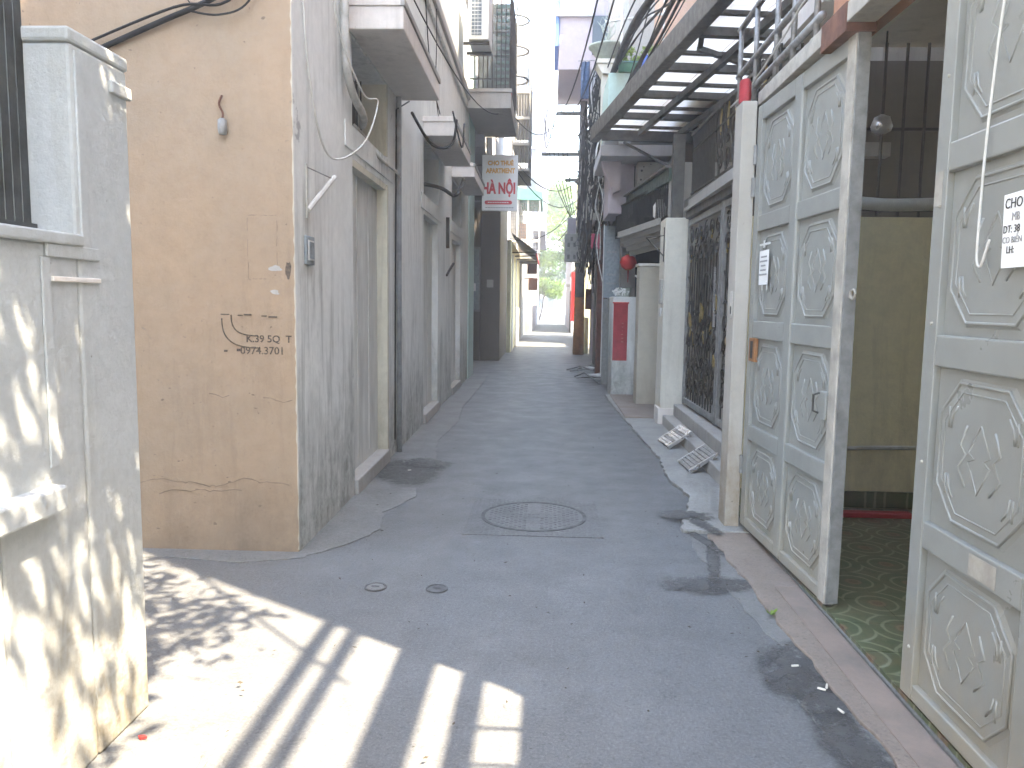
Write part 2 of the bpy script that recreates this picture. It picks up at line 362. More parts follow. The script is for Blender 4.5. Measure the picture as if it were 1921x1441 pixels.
def blob(cx, cy, rx, ry, n=26, jag=0.25, seed=0, rot=0):
    rnd = random.Random(seed); ph = [rnd.uniform(0, 6.28) for _ in range(5)]; out = []
    for i in range(n):
        a = 2*math.pi*i/n
        k = 1+sum(jag/(j+1)*math.sin((j+2)*a+ph[j]) for j in range(5))*0.6+rnd.uniform(-jag, jag)*0.18
        x, y = rx*k*math.cos(a), ry*k*math.sin(a)
        out.append((cx+x*math.cos(rot)-y*math.sin(rot), cy+x*math.sin(rot)+y*math.cos(rot)))
    return out

# ================================================================== SETTING: ground
g = struct(MB().quad((-300, -150, 0), (300, -150, 0), (300, 450, 0), (-300, 450, 0)).build('ground', 'asphalt'))
def jag_strip(side, pts, wall, z, name, mat):
    # a poured strip between a straight wall line and a ragged road edge
    rnd = random.Random(len(pts)+int(abs(wall[0][0])*100)); edge = []
    for (x0, y0), (x1, y1) in zip(pts, pts[1:]):
        n = max(2, int((y1-y0)/0.07))
        for i in range(n):
            u = i/n; edge.append((x0+(x1-x0)*u+rnd.uniform(-0.014, 0.014), y0+(y1-y0)*u))
    edge.append(pts[-1])
    poly = edge+wall[::-1] if side == 'l' else edge+wall[::-1]
    if side == 'l': poly = poly[::-1]
    return struct(MB().prism(poly[::-1], 0.0, z).build(name, mat, bevel=0.006))
jag_strip('l', [(-1.40, 4.33), (-1.22, 4.55), (-1.08, 4.9), (-1.15, 5.3), (-1.0, 5.75), (-1.12, 6.3), (-1.05, 7.2), (-1.18, 8.2), (-1.12, 9.6), (-1.22, 11), (-1.2, 13), (-1.25, 16.2)], [(-1.5, 4.3), (-1.62, 16.2)], 0.007, 'pavement', 'apron')
jag_strip('r', [(0.90, 5.0), (1.02, 5.5), (1.12, 5.9), (1.05, 6.6), (1.10, 7.4), (1.06, 8.4), (1.02, 9.6), (0.98, 11.2), (0.95, 12.6)], [(1.7, 4.95), (1.7, 12.6)], 0.03, 'pavement', 'apron_light')
jag_strip('r', [(0.93, 0.5), (1.0, 1.6), (1.03, 2.4), (0.98, 2.9), (1.05, 3.3), (0.99, 3.7), (0.98, 4.1), (0.92, 4.6), (0.95, 4.95)], [(1.18, 0.5), (1.18, 4.95)], 0.008, 'pavement', 'apron')
jag_strip('r', [(1.17, 0.5), (1.165, 2.4), (1.14, 3.1), (1.11, 3.7), (1.09, 4.3), (1.06, 4.95)], [(1.36, 0.5), (1.36, 5.02)], 0.022, 'pavement', 'pinkish')
struct(MB().box(1.225, 1.345, 1.9, 4.0, 0.015, 0.027).build('ramp_strip', 'ridged_tile'))
jag_strip('l', [(-2.6, 4.2), (-2.2, 4.24), (-1.75, 4.18), (-1.4, 4.3)], [(-2.6, 4.45), (-1.4, 4.45)], 0.006, 'pavement', 'apron')
for cx, cy, rx, ry, rot, sd in ((1.045, 3.08, 0.085, 0.21, -0.15, 1), (1.075, 2.80, 0.06, 0.17, 0.05, 2), (1.06, 2.55, 0.055, 0.16, 0.1, 3),
        (0.89, 4.04, 0.15, 0.10, 0.1, 4), (1.0, 5.33, 0.12, 0.09, 0, 5), (1.07, 5.08, 0.04, 0.14, 0.3, 6), (0.985, 4.40, 0.022, 0.36, -0.2, 7),
        (-1.22, 6.62, 0.16, 0.42, 0.2, 8), (-1.1, 6.95, 0.14, 0.16, 0, 9), (1.02, 4.78, 0.025, 0.24, 0.25, 10)):
    ring = blob(cx, cy, rx*2.1, ry*1.8, 48, 0.18, sd, rot); z = 0.0006*sd+(0.0085 if cx < 0 else (0.032 if cy > 4.9 and cx > 0.95 else 0.0095))
    e = MB(); n = len(ring); e.v = [(x, y, z) for x, y in ring]+[(cx+(x-cx)*0.5, cy+(y-cy)*0.5, z) for x, y in ring]+[(cx, cy, z)]
    for i in range(n): j = (i+1) % n; e.f += [(i, j, n+j, n+i), (n+i, n+j, 2*n)]
    p = e.build('damp_patch', 'damp', g); at_ = p.data.attributes.new('wet', 'FLOAT', 'POINT')
    at_.data.foreach_set('value', [0.0]*n+[0.75]*n+[1.0])
# litter too small to count
lb = MB(); rnd = random.Random(3)
for i in range(170):
    if i % 3: x, y = rnd.uniform(-1.0, 1.0), rnd.uniform(2.2, 9)
    else: x, y = rnd.choice((rnd.uniform(0.85, 1.1), rnd.uniform(-1.25, -0.95))), rnd.uniform(2.4, 10)
    a = rnd.uniform(0, 6.3); s_ = rnd.uniform(0.004, 0.014); z = 0.02
    q = [Vector((math.cos(a+k*1.57)*s_*(1 if k % 2 else 0.45), math.sin(a+k*1.57)*s_*(1 if k % 2 else 0.45), 0)) for k in range(4)]
    lb.quad(*[(x+w.x, y+w.y, z+rnd.uniform(0, 0.008)) for w in q])
stuff(lb.build('leaf_litter', 'litter'))
o = bpy.data.objects['leaf_litter']; tag(o, 'tiny dark leaf and twig bits strewn over the alley', 'litter')

# ------------------------------------------------------------------ covers let into the road
mh = thing('manhole_cover', 'round cast iron manhole cover in a square patterned frame mid alley', 'manhole', (-0.08, 5.3, 0.003))
fr_ = MB()
for i in range(26):
    for j in range(26):
        x, y = -0.445+i*0.0356, -0.445+j*0.0356
        if math.hypot(x, y) > 0.375: fr_.box(x-0.0125, x+0.0125, y-0.0125, y+0.0125, 0.0, 0.0035)
MB().box(-0.46, 0.46, -0.46, 0.46, -0.02, 0.002).build('frame', 'asphalt', mh)
stuff(fr_.build('stud', 'asphalt', mh))
MB().lathe([(0.372, 0.0), (0.372, 0.008), (0.352, 0.008), (0.352, 0.004)], n=48).build('rim', 'cast_iron', mh)
lid = MB().lathe([(0.345, 0.0), (0.345, 0.006), (0.0001, 0.006)], n=48).build('lid', 'asphalt', mh)
st_ = MB()
for i in range(21):
    for j in range(21):
        x, y = -0.30+i*0.03, -0.30+j*0.03
        if math.hypot(x, y) < 0.325 and (i+j) % 2 == 0 and abs(x) > 0.04 or abs(y) < 0.05 and abs(x) < 0.2 and j % 2: st_.box(x-0.012, x+0.012, y-0.012, y+0.012, 0.005, 0.010)
stuff(st_.build('stud', 'asphalt', lid))
for x, y, lab, br in ((-0.885, 3.87, 'small round valve cap in the road, left of the pair', 0), (-0.56, 3.875, 'small round valve cap in the road, right of the pair', 1)):
    v_ = thing('valve_cap', lab, 'valve cap', (x, y, 0.002), 0, 'valve caps in the road')
    MB().lathe([(0.058, 0), (0.058, 0.006), (0.05, 0.007), (0.05, 0.002)], n=28).build('rim', 'cast_iron', v_)
    l_ = MB().lathe([(0.046, 0), (0.046, 0.005), (0.0001, 0.006)], n=28).build('lid', 'apron' if not br else 'cast_iron', v_)
    MB().box(-0.02, 0.02, -0.005, 0.005, 0.004, 0.009).build('lifting_bar', 'cast_iron', l_)
d_ = thing('drain_cover', 'worn round concrete drain cover at the foot of the white wall', 'drain cover', (-1.24, 2.27, 0.002))
MB().lathe([(0.16, 0), (0.16, 0.002), (0.14, 0.004), (0.14, 0.002)], n=36).build('rim', 'asphalt', d_)
MB().lathe([(0.1395, 0), (0.1395, 0.006), (0.09, 0.007), (0.0001, 0.006)], n=36).build('lid', 'apron', d_)
# butts, scraps, a weed
for i, (x, y, a, lab) in enumerate(((1.045, 3.09, 0.2, 'cigarette butt at the far end of the damp stain by the gate'), (1.085, 2.90, 2.6, 'left of the two cigarette butts in the middle of the damp stain'), (1.115, 2.925, 1.2, 'right of the two cigarette butts in the middle of the damp stain'), (1.10, 2.74, 1.9, 'cigarette butt nearest the camera on the damp stain'), (-1.2, 6.6, 0.6, 'pale scrap on the damp patch by the drainpipe'))):
    M = Matrix.Translation((x, y, 0.026)) @ Matrix.Rotation(a, 4, 'Z') @ Matrix.Rotation(R(90), 4, 'Y')
    b_ = MB(); b_.tube([M @ Vector((0, 0, -0.016)), M @ Vector((0, 0, 0.002)), M @ Vector((0, 0, 0.014))], [0.0045, 0.0045, 0.004], 7)
    tag(b_.build('cigarette_butt', 'butt_white'), lab, 'cigarette butt', 'cigarette butts')
wd = thing('weed', 'small green weed sprouting beside the pink threshold strip', 'weed', (1.10, 3.63, 0.02))
rnd = random.Random(11)
for k in range(14):
    a = rnd.uniform(0, 6.28); L = rnd.uniform(0.015, 0.035)
    d = Vector((math.cos(a), math.sin(a), rnd.uniform(0.3, 1.0)))*L; s_ = Vector((-math.sin(a), math.cos(a), 0))*0.007
    MB().quad((0, 0, 0), tuple(d*0.6+s_), tuple(d), tuple(d*0.6-s_)).build('leaf', 'leaf_light', wd)
tag(MB().prism(blob(-1.36, 2.42, 0.012, 0.008, 10, 0.4, 4), 0.004, 0.012).build('paper_scrap', 'red_bright'), 'tiny red scrap lying on the sunlit ground', 'scrap')

# ================================================================== LEFT: white garden wall with pier
ww = thing('garden_wall', 'sunlit white plastered wall and pier at the left edge', 'wall')
wx = -1.45
w_ = MB()
w_.box(-1.68, wx, 1.93, 2.32, 0.0, 1.66); w_.box(-1.68, wx, -2.5, 0.7, 0, 1.66)
w_.box(-1.68, wx, 0.7, 1.93, 0, 0.88); w_.box(-1.68, wx, 0.7, 1.93, 1.5, 1.66)
w_.build('wall', 'white_rough', ww, bevel=0.012)
MB().box(-1.76, wx+0.003, 2.32, 2.635, 0, 2.26).build('pier', 'white_rough', ww, bevel=0.012)
MB().box(-1.77, wx+0.006, 2.312, 2.642, 2.26, 2.305).build('pier_cap', 'white_rough', ww, bevel=0.01)
MB().box(wx, wx+0.018, 2.52, 2.638, 2.165, 2.205).build('ledge', 'white_rough', ww, bevel=0.005)
MB().box(wx, wx+0.010, 2.335, 2.375, 1.62, 2.24).build('raised_band', 'white_rough', ww, bevel=0.004)
MB().box(wx, wx+0.012, 2.16, 2.42, 1.615, 1.655).build('raised_band', 'white_rough', ww, bevel=0.004)
MB().box(wx, wx+0.014, 2.18, 2.42, 1.545, 1.56).build('ledge', 'concrete_slab', ww, bevel=0.003)
MB().box(wx, wx+0.008, 2.14, 2.18, 1.0, 1.615).build('raised_band', 'white_rough', ww, bevel=0.004)
MB().box(-1.70, wx+0.055, 0.6, 2.14, 0.88, 0.955).build('window_sill', 'white_rough', ww, bevel=0.008)
MB().box(-1.70, wx+0.02, -2.5, 2.33, 1.655, 1.69).build('coping', 'white_rough', ww, bevel=0.006)
me = MB().prism([(-0.017, -0.012), (-0.006, 0.012), (0.006, 0.012), (0.017, -0.012)], 0, 1.95).mesh('shutter_slat', 'dark_slat')
sh = thing('folding_grille', 'dark metal folding slats standing on the white wall, left edge', 'grille', (-1.60, 0, 1.69))
for k in range(34): inst(me, 'slat', sh, (0, 2.30-0.038*k, 0), (0, 0, R(90)))
MB().box(-0.03, 0.03, 1.0, 2.31, 1.95, 2.02).build('top_rail', 'dark_slat', sh); MB().box(-0.03, 0.035, 1.0, 2.31, -0.004, 0.03).build('bottom_rail', 'dark_slat', sh)
wg = thing('window_grille', 'dark vertical bars in the low opening of the white wall', 'grille', (-1.58, 0, 0.955))
for k in range(12): MB().box(-0.01, 0.01, 1.90-0.1*k, 1.92-0.1*k, 0.0, 0.545).build('bar', 'dark_slat', wg)
MB().box(-0.03, -0.015, 0.7, 1.93, 0, 0.545).build('backing', 'dark_void', wg)

# ================================================================== LEFT: long plastered row house
RH = thing('row_house', 'long house with peach gable wall and stained grey white front', 'house', (-1.46, 4.4, 0), 0.012)
HT = 7.0; D = 6.0
wl = MB()
doors = [(1.38, 2.62), (4.9, 6.2), (7.85, 9.2)]
tops = [2.55, 2.55, 2.5]
ys = 0.0; END = 10.3; th = 0.30
segs = []
for (a, b_), tp in zip(doors, tops):
    wl.box(-th, 0, ys, a, 0, HT)
    wl.box(-th, 0, a, b_, tp, 2.77); wl.box(-th, 0, a, b_, 3.42, HT)
    ys = b_
wl.box(-th, 0, ys, END, 0, HT)
wl.build('front_wall', 'grey_white', RH, bevel=0.008)
MB().box(-D, -0.004, -0.012, 0.30, 0, HT).build('gable_wall', 'peach', RH)
MB().box(-D, -th-0.001, 0.301, 0.6, 0, HT).build('inner_wall', 'concrete', RH)
MB().box(-D, 0.0, END+0.001, END+0.3, 0, 9).build('end_wall', 'grey_white', RH)
MB().box(-D-0.1, 0.1, -0.1, END, HT, HT+0.15).build('roof', 'concrete_slab', RH)
MB().box(-0.25, 0.02, END+0.3, 11.75, 0, 9).build('corner_pilaster', 'mint', RH, bevel=0.01)
MB().box(-D, -0.25, END+0.3, 11.75, 0, 9).build('end_wall', 'concrete', RH)
for i, ((a, b_), tp) in enumerate(zip(doors, tops)):
    dr = MB().box(-0.12, -0.085, a, b_, 0.12, tp).build('door', 'door_paint', RH)
    for q in range(3): MB().box(-0.086, -0.080, a+0.04+q*(b_-a)/3, a+0.06+q*(b_-a)/3, 0.2, tp-0.06).build('seam', 'door_paint', dr)
    if i == 0:
        MB().box(-0.0845, 0.012, b_-0.003, b_+0.05, 0.12, tp).build('jamb', 'yellow_jamb', RH, bevel=0.004)
        MB().box(-0.0845, -0.002, a, b_-0.003, tp-0.05, tp).build('door_head', 'yellow_jamb', RH)
    MB().box(-0.14, 0.03, a-0.01, b_+0.03, 0.0, 0.125).build('door_step', 'concrete', RH, bevel=0.012)
    # transom opening above the door with iron bars
    tw = MB().box(-0.6, -0.25, a, b_, 2.77, 3.42).build('transom_window', 'dark_void', RH)
    for q in range(7): MB().tube([(-0.2, a+0.1+q*(b_-a-0.2)/6, 2.77), (-0.2, a+0.1+q*(b_-a-0.2)/6, 3.42)], 0.007, 5).build('bar', 'dark_iron', tw)
    MB().box(-0.245, 0.008, b_-0.003, b_+0.05, 2.80, 3.425).build('transom_jamb', 'yellow_jamb' if i == 0 else 'grey_white', RH, bevel=0.004)
    MB().box(0.001, 0.012, a-0.25, b_+0.3, 2.60, 2.78).build('lintel', 'grey_white', RH, bevel=0.004)
    ln_ = (0.40, 0.38, 0.36)[i]
    aw = MB().prism([(a-0.10, 3.44), (b_+0.62, 3.44), (b_+0.62, 3.60), (a-0.10, 3.60)], 0.0, ln_, 'x').build('awning_slab', 'concrete_slab', RH, bevel=0.01)
    MB().box(ln_-0.045, ln_+0.012, a-0.11, b_+0.63, 3.60, 3.65).build('slab_lip', 'concrete', aw, bevel=0.006)
    MB().box(-0.002, ln_-0.02, a-0.112, a-0.07, 3.60, 3.66).build('slab_lip', 'concrete_slab', aw, bevel=0.006)
MB().box(0.0, 0.09, 3.6, 9.8, 5.12, 5.24).build('cornice', 'concrete', RH, bevel=0.012)
MB().box(0.0, 0.05, 3.6, 9.8, 5.0, 5.12).build('cornice', 'grey_white', RH, bevel=0.012)
rnd = random.Random(55); edge_ = [(-0.004+rnd.uniform(-0.007, 0.003), 0.02+0.035*i) for i in range(100)]
MB().prism(edge_[::-1]+[(0.0, 0.02), (0.0, 3.5)], -0.0142, -0.0121, 'y').build('paint_edge', 'beige', RH)
# text stencilled on the peach gable, faded
GM = lambda x, z: face_mat((x+1.46, -0.0135, z), (1, 0, 0), (0, 0, 1))
text('K.39 5Q  T', 0.058, 'ink_faded', RH, GM(-1.755, 1.255), 'stencil_lettering', bold=0.001)
text('0974.3701', 0.062, 'ink_faded', RH, GM(-1.79, 1.185), 'stencil_lettering', bold=0.0005)
for x, z, w, h in ((-1.90, 1.41, 0.05, 0.006), (-1.80, 1.405, 0.03, 0.007), (-1.765, 1.408, 0.045, 0.009), (-1.66, 1.403, 0.03, 0.007), (-1.62, 1.397, 0.05, 0.009), (-1.885, 1.195, 0.02, 0.012), (-1.81, 1.2, 0.02, 0.015)):
    MB().box(x+1.46, x+1.46+w, -0.0150, -0.0122, z, z+h).build('faded_stroke', 'ink_faded', RH)
for k, (dx, dz, s_) in enumerate(((0, 0, 1.0), (0.055, 0.02, 0.7))):
    pts = [(-1.895+dx+1.46+s_*0.22*u**2.2, -0.0135, 1.39+dz-s_*0.17*(1-(1-u)**2.2)) for u in [i/12 for i in range(13)]]
    MB().tube(pts, 0.0035, 5).build('painted_arc', 'ink_faded', RH)
# old outline where a notice hung
rnd = random.Random(77)
for (xa, za), (xb, zb) in (((-1.732, 1.62), (-1.732, 1.985)), ((-1.562, 1.70), (-1.562, 1.98)), ((-1.73, 1.98), (-1.565, 1.98)), ((-1.73, 1.617), (-1.63, 1.62))):
    n = 7; u = 0.0
    while u < 1:
        v_ = min(1, u+rnd.uniform(0.08, 0.3)); pts = [(xa+(xb-xa)*q+1.46+rnd.uniform(-0.002, 0.002), -0.0125, za+(zb-za)*q+rnd.uniform(-0.002, 0.002)) for q in (u, (u+v_)/2, v_)]
        MB().tube(pts, [rnd.uniform(0.0006, 0.0022) for _ in pts], 4).build('glue_line', 'crack_tone', RH); u = v_+rnd.uniform(0.03, 0.16)
pits = MB(); rnd = random.Random(78)
for k in range(60):
    z = rnd.choice((rnd.uniform(0.05, 0.5), rnd.uniform(0.3, 1.1), rnd.uniform(0.1, 3.3))); x = rnd.uniform(-2.55, -1.48); r = rnd.choice((0.002, 0.0025, 0.003, 0.006))*rnd.uniform(0.7, 1.3)
    pits.prism([(p[0]+1.46, p[1]) for p in blob(x, z, r*rnd.uniform(1, 2.2), r*rnd.uniform(0.5, 1.0), 8, 0.4, k)], -0.0135, -0.0121, 'y')
stuff(pits.build('paint_pits', 'crack_tone', RH))
for x, z, rx, rz, sd in ((-1.575, 1.68, 0.03, 0.02, 3), (-1.58, 1.545, 0.028, 0.012, 5), (-1.50, 1.67, 0.013, 0.06, 8)):
    MB().prism([(p[0]+1.46, p[1]) for p in blob(x, z, rx, rz, 22, 0.4, sd)], -0.0145, -0.0122, 'y').build('paper_remnant', 'concrete' if sd != 8 else 'ink_faded', RH)
# thin cracks in the gable paint
rnd = random.Random(5)
for x0, z0, L in ((-2.45, 0.40, 0.95), (-1.98, 0.95, 0.12), (-1.66, 0.93, 0.18), (-2.3, 0.34, 0.5)):
    pts = []; x, z = x0, z0
    while x < x0+L:
        pts.append((x+1.46, -0.0125, z)); x += rnd.uniform(0.015, 0.05); z += rnd.uniform(-0.014, 0.014)
    MB().tube(pts, [rnd.uniform(0.001, 0.004) for _ in pts], 4).build('crack', 'crack_tone', RH)
# fixings on the front
pl = thing('number_plate', 'blue grey plate by the corner of the stained grey wall', 'plate', (-1.462, 4.64, 1.80), 0.012)
MB().box(0, 0.016, -0.085, 0.085, -0.085, 0.085).build('plate', 'blue_plate', pl, bevel=0.004)
MB().box(0.016, 0.022, -0.055, 0.055, -0.06, 0.06).build('inset', 'ac_white', pl, bevel=0.002)
MB().box(0.0222, 0.024, -0.046, 0.046, -0.05, 0.05).build('face', 'blue_plate', pl)
br = thing('flag_bracket', 'pale triangular flag holder high on the stained grey wall', 'bracket', (-1.462, 4.62, 2.02), 0.012)
MB().box(0, 0.008, -0.012, 0.012, -0.03, 0.29).build('back_plate', 'pvc', br)
MB().tube([(0.01, 0, 0.02), (0.09, 0.30, 0.26)], 0.016, 8).build('holder_tube', 'pvc', br)
MB().tube([(0.005, 0, 0.27), (0.085, 0.28, 0.245)], 0.004, 5).build('brace', 'rail_steel', br)
lp = thing('wall_lamp_socket', 'rusty bulb socket dangling on the peach wall', 'lamp socket', (-1.86, 4.385, 2.45))
MB().tube(curve_pts([(0, -0.005, 0.19), (-0.012, -0.02, 0.14), (0.012, -0.03, 0.09), (0.008, -0.025, 0.06)]), 0.006, 6).build('wire', 'brown_steel', lp)
MB().lathe([(0.012, 0.06), (0.024, 0.05), (0.026, 0.0), (0.021, -0.025), (0.018, -0.028)], (0.008, -0.028, 0), 12).build('socket', 'steel_grey', lp, smooth=True)

def cable(name, pts, r, mat, label, group, n=5):
    return tag(MB().tube(pts, r, n).build(name, mat, smooth=True), label, 'cable', group)
# cables over the peach gable
GC = 'cables over the peach gable'
cable('wall_cable', curve_pts([(-2.75, 4.36, 2.80), (-2.2, 4.35, 3.02), (-1.9, 4.35, 3.14), (-1.5, 4.35, 3.34)]), 0.016, 'cable_black', 'thickest dark cable climbing across the top of the peach wall', GC)
cable('wall_cable', curve_pts([(-2.75, 4.35, 2.86), (-2.1, 4.34, 3.10), (-1.8, 4.34, 3.13), (-1.5, 4.34, 3.40)]), 0.008, 'cable_black', 'thin dark cable just above the thick one on the peach wall', GC)
cable('wall_cable', curve_pts([(-2.05, 4.345, 3.09), (-1.85, 4.34, 3.06), (-1.68, 4.34, 3.13), (-1.55, 4.34, 3.4)]), 0.006, 'cable_black', 'slack loop of thin cable below the others on the peach wall', GC)
cable('wall_cable', curve_pts([(-2.2, 4.34, 3.45), (-2.1, 4.34, 3.25), (-2.0, 4.34, 3.11)]), 0.004, 'cable_black', 'short thin wire dropping to the thick cable on the peach wall', GC)
# pipes and cables on the grey front
LX = lambda Y: -1.46-0.012*(Y-4.4)
tag(MB().tube([(LX(7.5)+0.03, 7.5, 0), (LX(7.5)+0.03, 7.5, 6.5)], 0.026, 8).build('drainpipe', 'pvc_grey', smooth=True), 'thin grey drainpipe running down beside the nearest door', 'pipe')
tag(MB().tube(curve_pts([(-1.43, 5.42, 3.9), (-1.43, 5.42, 3.2), (-1.42, 5.55, 2.98), (-1.43, 5.9, 2.90), (-1.52, 6.3, 2.92), (-1.60, 6.6, 2.97)], 6), 0.03, 8).build('vent_pipe', 'pvc', smooth=True), 'bent grimy plastic pipe entering the opening above the nearest door', 'pipe')
tag(MB().tube(curve_pts([(-1.64, 6.45, 2.95), (-1.55, 6.5, 2.85), (-1.47, 6.6, 2.72), (-1.44, 7.2, 2.70), (-1.46, 7.48, 2.69)], 6), 0.014, 6).build('conduit', 'pvc', smooth=True), 'slim conduit running from the transom to the drainpipe', 'pipe')
FC = 'cables along the grey front'
cable('wall_cable', curve_pts([(-1.40, 5.0, 3.9), (-1.40, 5.1, 3.3), (-1.33, 5.5, 2.95), (-1.28, 5.75, 2.95), (-1.33, 5.5, 2.6), (-1.42, 4.95, 2.42), (-1.44, 4.62, 2.85), (-1.45, 4.55, 3.5)]), 0.007, 'cable_white', 'pale cable looping below the nearest awning slab', FC)
cable('wall_cable', [(-1.49, 7.4, 0.15), (-1.488, 7.42, 1.5), (-1.47, 7.40, 3.3), (-1.44, 7.9, 3.5)], 0.008, 'cable_black', 'black cable running beside the grey drainpipe', FC)
cable('wall_cable', sag((-1.05, 5.4, 3.72), (-1.0, 16, 5.35), 0.35), 0.006, 'cable_black', 'thin line slanting from the nearest slab to the far balcony', FC)
cable('wall_cable', curve_pts([(-1.45, 8.1, 3.44), (-1.3, 8.5, 3.2), (-1.15, 9.0, 3.30), (-1.12, 9.2, 3.62)]), 0.016, 'cable_black', 'thick black cable drooping between first and second slab', FC)
cable('wall_cable', curve_pts([(-1.05, 8.3, 3.5), (-1.02, 8.9, 3.25), (-1.04, 9.3, 3.6)]), 0.010, 'cable_black', 'black loop hanging at the corner of the second slab', FC)
cable('wall_cable', curve_pts([(-1.47, 8.8, 6.2), (-1.46, 9.0, 5.0), (-1.44, 9.3, 4.2), (-1.3, 9.1, 3.66)]), 0.007, 'cable_black', 'left of the thin cables hanging above the second slab', FC)
cable('wall_cable', curve_pts([(-1.47, 9.8, 6.4), (-1.46, 9.9, 4.9), (-1.44, 9.7, 4.1), (-1.42, 10.0, 3.66)]), 0.006, 'cable_black', 'right of the thin cables hanging above the second slab', FC)
cable('wall_cable', curve_pts([(-1.35, 5.35, 3.66), (-1.3, 5.5, 3.75), (-1.42, 5.0, 4.0), (-1.45, 4.5, 4.2)]), 0.013, 'cable_black', 'dark cable bundle lying on top of the nearest slab', FC)
tag(MB().tube(curve_pts([(-1.75, 9.4, 2.95), (-1.45, 10.1, 2.98), (-1.30, 10.6, 2.95), (-1.22, 10.9, 3.2)]), 0.025, 7).build('vent_pipe', 'dark_iron', smooth=True), 'dark pipe poking out of the opening above the second door', 'pipe')
wm = thing('wall_bracket', 'small iron bracket on the grey wall beyond the second door', 'bracket', (LX(11.5), 11.5, 2.1), 0.012)
MB().box(0, 0.05, -0.02, 0.02, 0.2, 0.65).build('plate', 'dark_iron', wm); MB().tube([(0.01, 0, -0.2), (0.06, 0.45, 0.0)], 0.02, 6).build('arm', 'dark_iron', wm)

# ================================================================== LEFT, farther on
dh = thing('porch_house', 'house with dark recessed porch and brown column beyond the row', 'house')
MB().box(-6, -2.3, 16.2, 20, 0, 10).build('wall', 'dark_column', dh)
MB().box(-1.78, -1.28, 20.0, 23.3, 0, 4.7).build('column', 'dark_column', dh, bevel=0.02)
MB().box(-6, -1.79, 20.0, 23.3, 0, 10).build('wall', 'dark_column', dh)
MB().box(-2.3, -1.42, 16.3, 23.3, 4.72, 10).build('upper_wall', 'pale_wall', dh)
MB().box(-2.32, -2.27, 17.2, 18.6, 0.05, 2.4).build('door', 'dark_void', dh)
nb = thing('notice_board', 'framed dark notice board in the shaded porch on the left', 'board', (-2.0, 19.95, 1.3))
MB().box(-0.25, 0.2, -0.02, 0.04, 0, 1.6).build('panel', 'blue_plate', nb)
for a in ((-0.27, -0.23, 0, 1.6), (0.18, 0.22, 0, 1.6), (-0.27, 0.22, -0.03, 0.02), (-0.27, 0.22, 1.58, 1.63)): MB().box(a[0], a[1], -0.035, 0.0, a[2], a[3]).build('frame', 'steel_grey', nb)
MB().box(-0.2, 0.1, -0.026, -0.021, 0.5, 0.7).build('poster', 'paper', nb)
MB().box(-1.62, -1.45, 19.985, 19.998, 1.9, 2.1).build('wall_paper', 'concrete', dh)

# balcony, air conditioner, caged ladder, awning
bal = thing('balcony', 'grey balcony with dark lattice screen above the left side', 'balcony')
MB().box(-1.55, -0.75, 14.2, 16.6, 4.98, 5.26).build('floor_slab', 'concrete', bal, bevel=0.01)
MB().box(-1.55, -0.735, 14.18, 14.26, 5.26, 5.32).build('kerb', 'concrete', bal)
for k in range(9): MB().tube([(-1.42+0.08*k, 14.24, 5.3), (-1.42+0.08*k, 14.24, 6.9)], 0.011, 5).build('bar', 'dark_iron', bal)
for k in range(20): MB().tube([(-0.78, 14.3+0.12*k, 5.26), (-0.78, 14.3+0.12*k, 7.2)], 0.011, 5).build('bar', 'dark_iron', bal)
for z in (5.5, 5.9, 6.3, 6.9): MB().tube([(-1.5, 14.24, z), (-0.78, 14.24, z), (-0.78, 16.6, z)], 0.014, 5).build('rail', 'dark_iron', bal)
MB().box(-1.5, -0.83, 15.9, 15.94, 5.3, 7.4).build('dark_screen', 'dark_slat', bal)
for k in range(12): MB().box(-1.05, -0.80, 14.30, 14.33, 5.42+0.12*k, 5.47+0.12*k).build('lattice_bar', 'green_steel', bal)
for i, (x, m_, lab) in enumerate(((-1.30, 'red_bright', 'red box on the left end of the balcony floor'), (-1.14, 'paper', 'white folded cloth on the balcony floor beside the red box'), (-0.84, 'red_bright', 'small red box at the right end of the balcony'))):
    tag(MB().prism(blob(x, 14.55, 0.085, 0.07, 12, 0.15, i), 5.262, 5.40).build('balcony_box', m_, bevel=0.01), lab, 'box')
def ac_unit(loc, rz, lab, w=0.8, h=0.55, d=0.28):
    a = thing('air_conditioner', lab, 'air conditioner', loc, rz, 'outdoor air conditioners')
    MB().box(-w/2, w/2, 0, d, 0, h).build('casing', 'ac_white', a, bevel=0.015)
    gr = MB().lathe([(0.2, 0), (0.21, 0.01), (0.19, 0.02), (0.19, 0.005), (0.001, 0.005)], n=24).build('fan_grille', 'ac_dark', a)
    gr.matrix_local = Matrix.Translation((-0.08*w/0.8, -0.001, h/2)) @ Matrix.Rotation(R(90), 4, 'X')
    for r in (0.06, 0.11, 0.16): MB().tube([(r*math.cos(q*0.2618), r*math.sin(q*0.2618), 0.022) for q in range(25)], 0.004, 4).build('ring', 'ac_white', gr)
    for k in range(6): MB().box(w*0.30, w*0.46, -0.004, 0.0, 0.08+k*0.07, 0.11+k*0.07).build('louvre', 'ac_dark', a)
    return a
ac = thing('air_conditioner', 'tall outdoor air conditioner with blue grey grille high on the left', 'air conditioner', (-1.225, 12.9, 5.74), 0, 'outdoor air conditioners')
MB().box(-0.17, 0.17, 0, 0.75, 0, 0.95).build('casing', 'ac_white', ac, bevel=0.015)
MB().box(-0.11, 0.05, -0.012, -0.001, 0.07, 0.9).build('coil_panel', 'ac_dark', ac)
for k in range(14): MB().box(-0.11, 0.05, -0.018, -0.0125, 0.09+k*0.058, 0.098+k*0.058).build('fin', 'ac_white', ac)
for x in (-0.06, -0.01): MB().box(x, x+0.006, -0.02, -0.0185, 0.07, 0.9).build('fin', 'ac_white', ac)
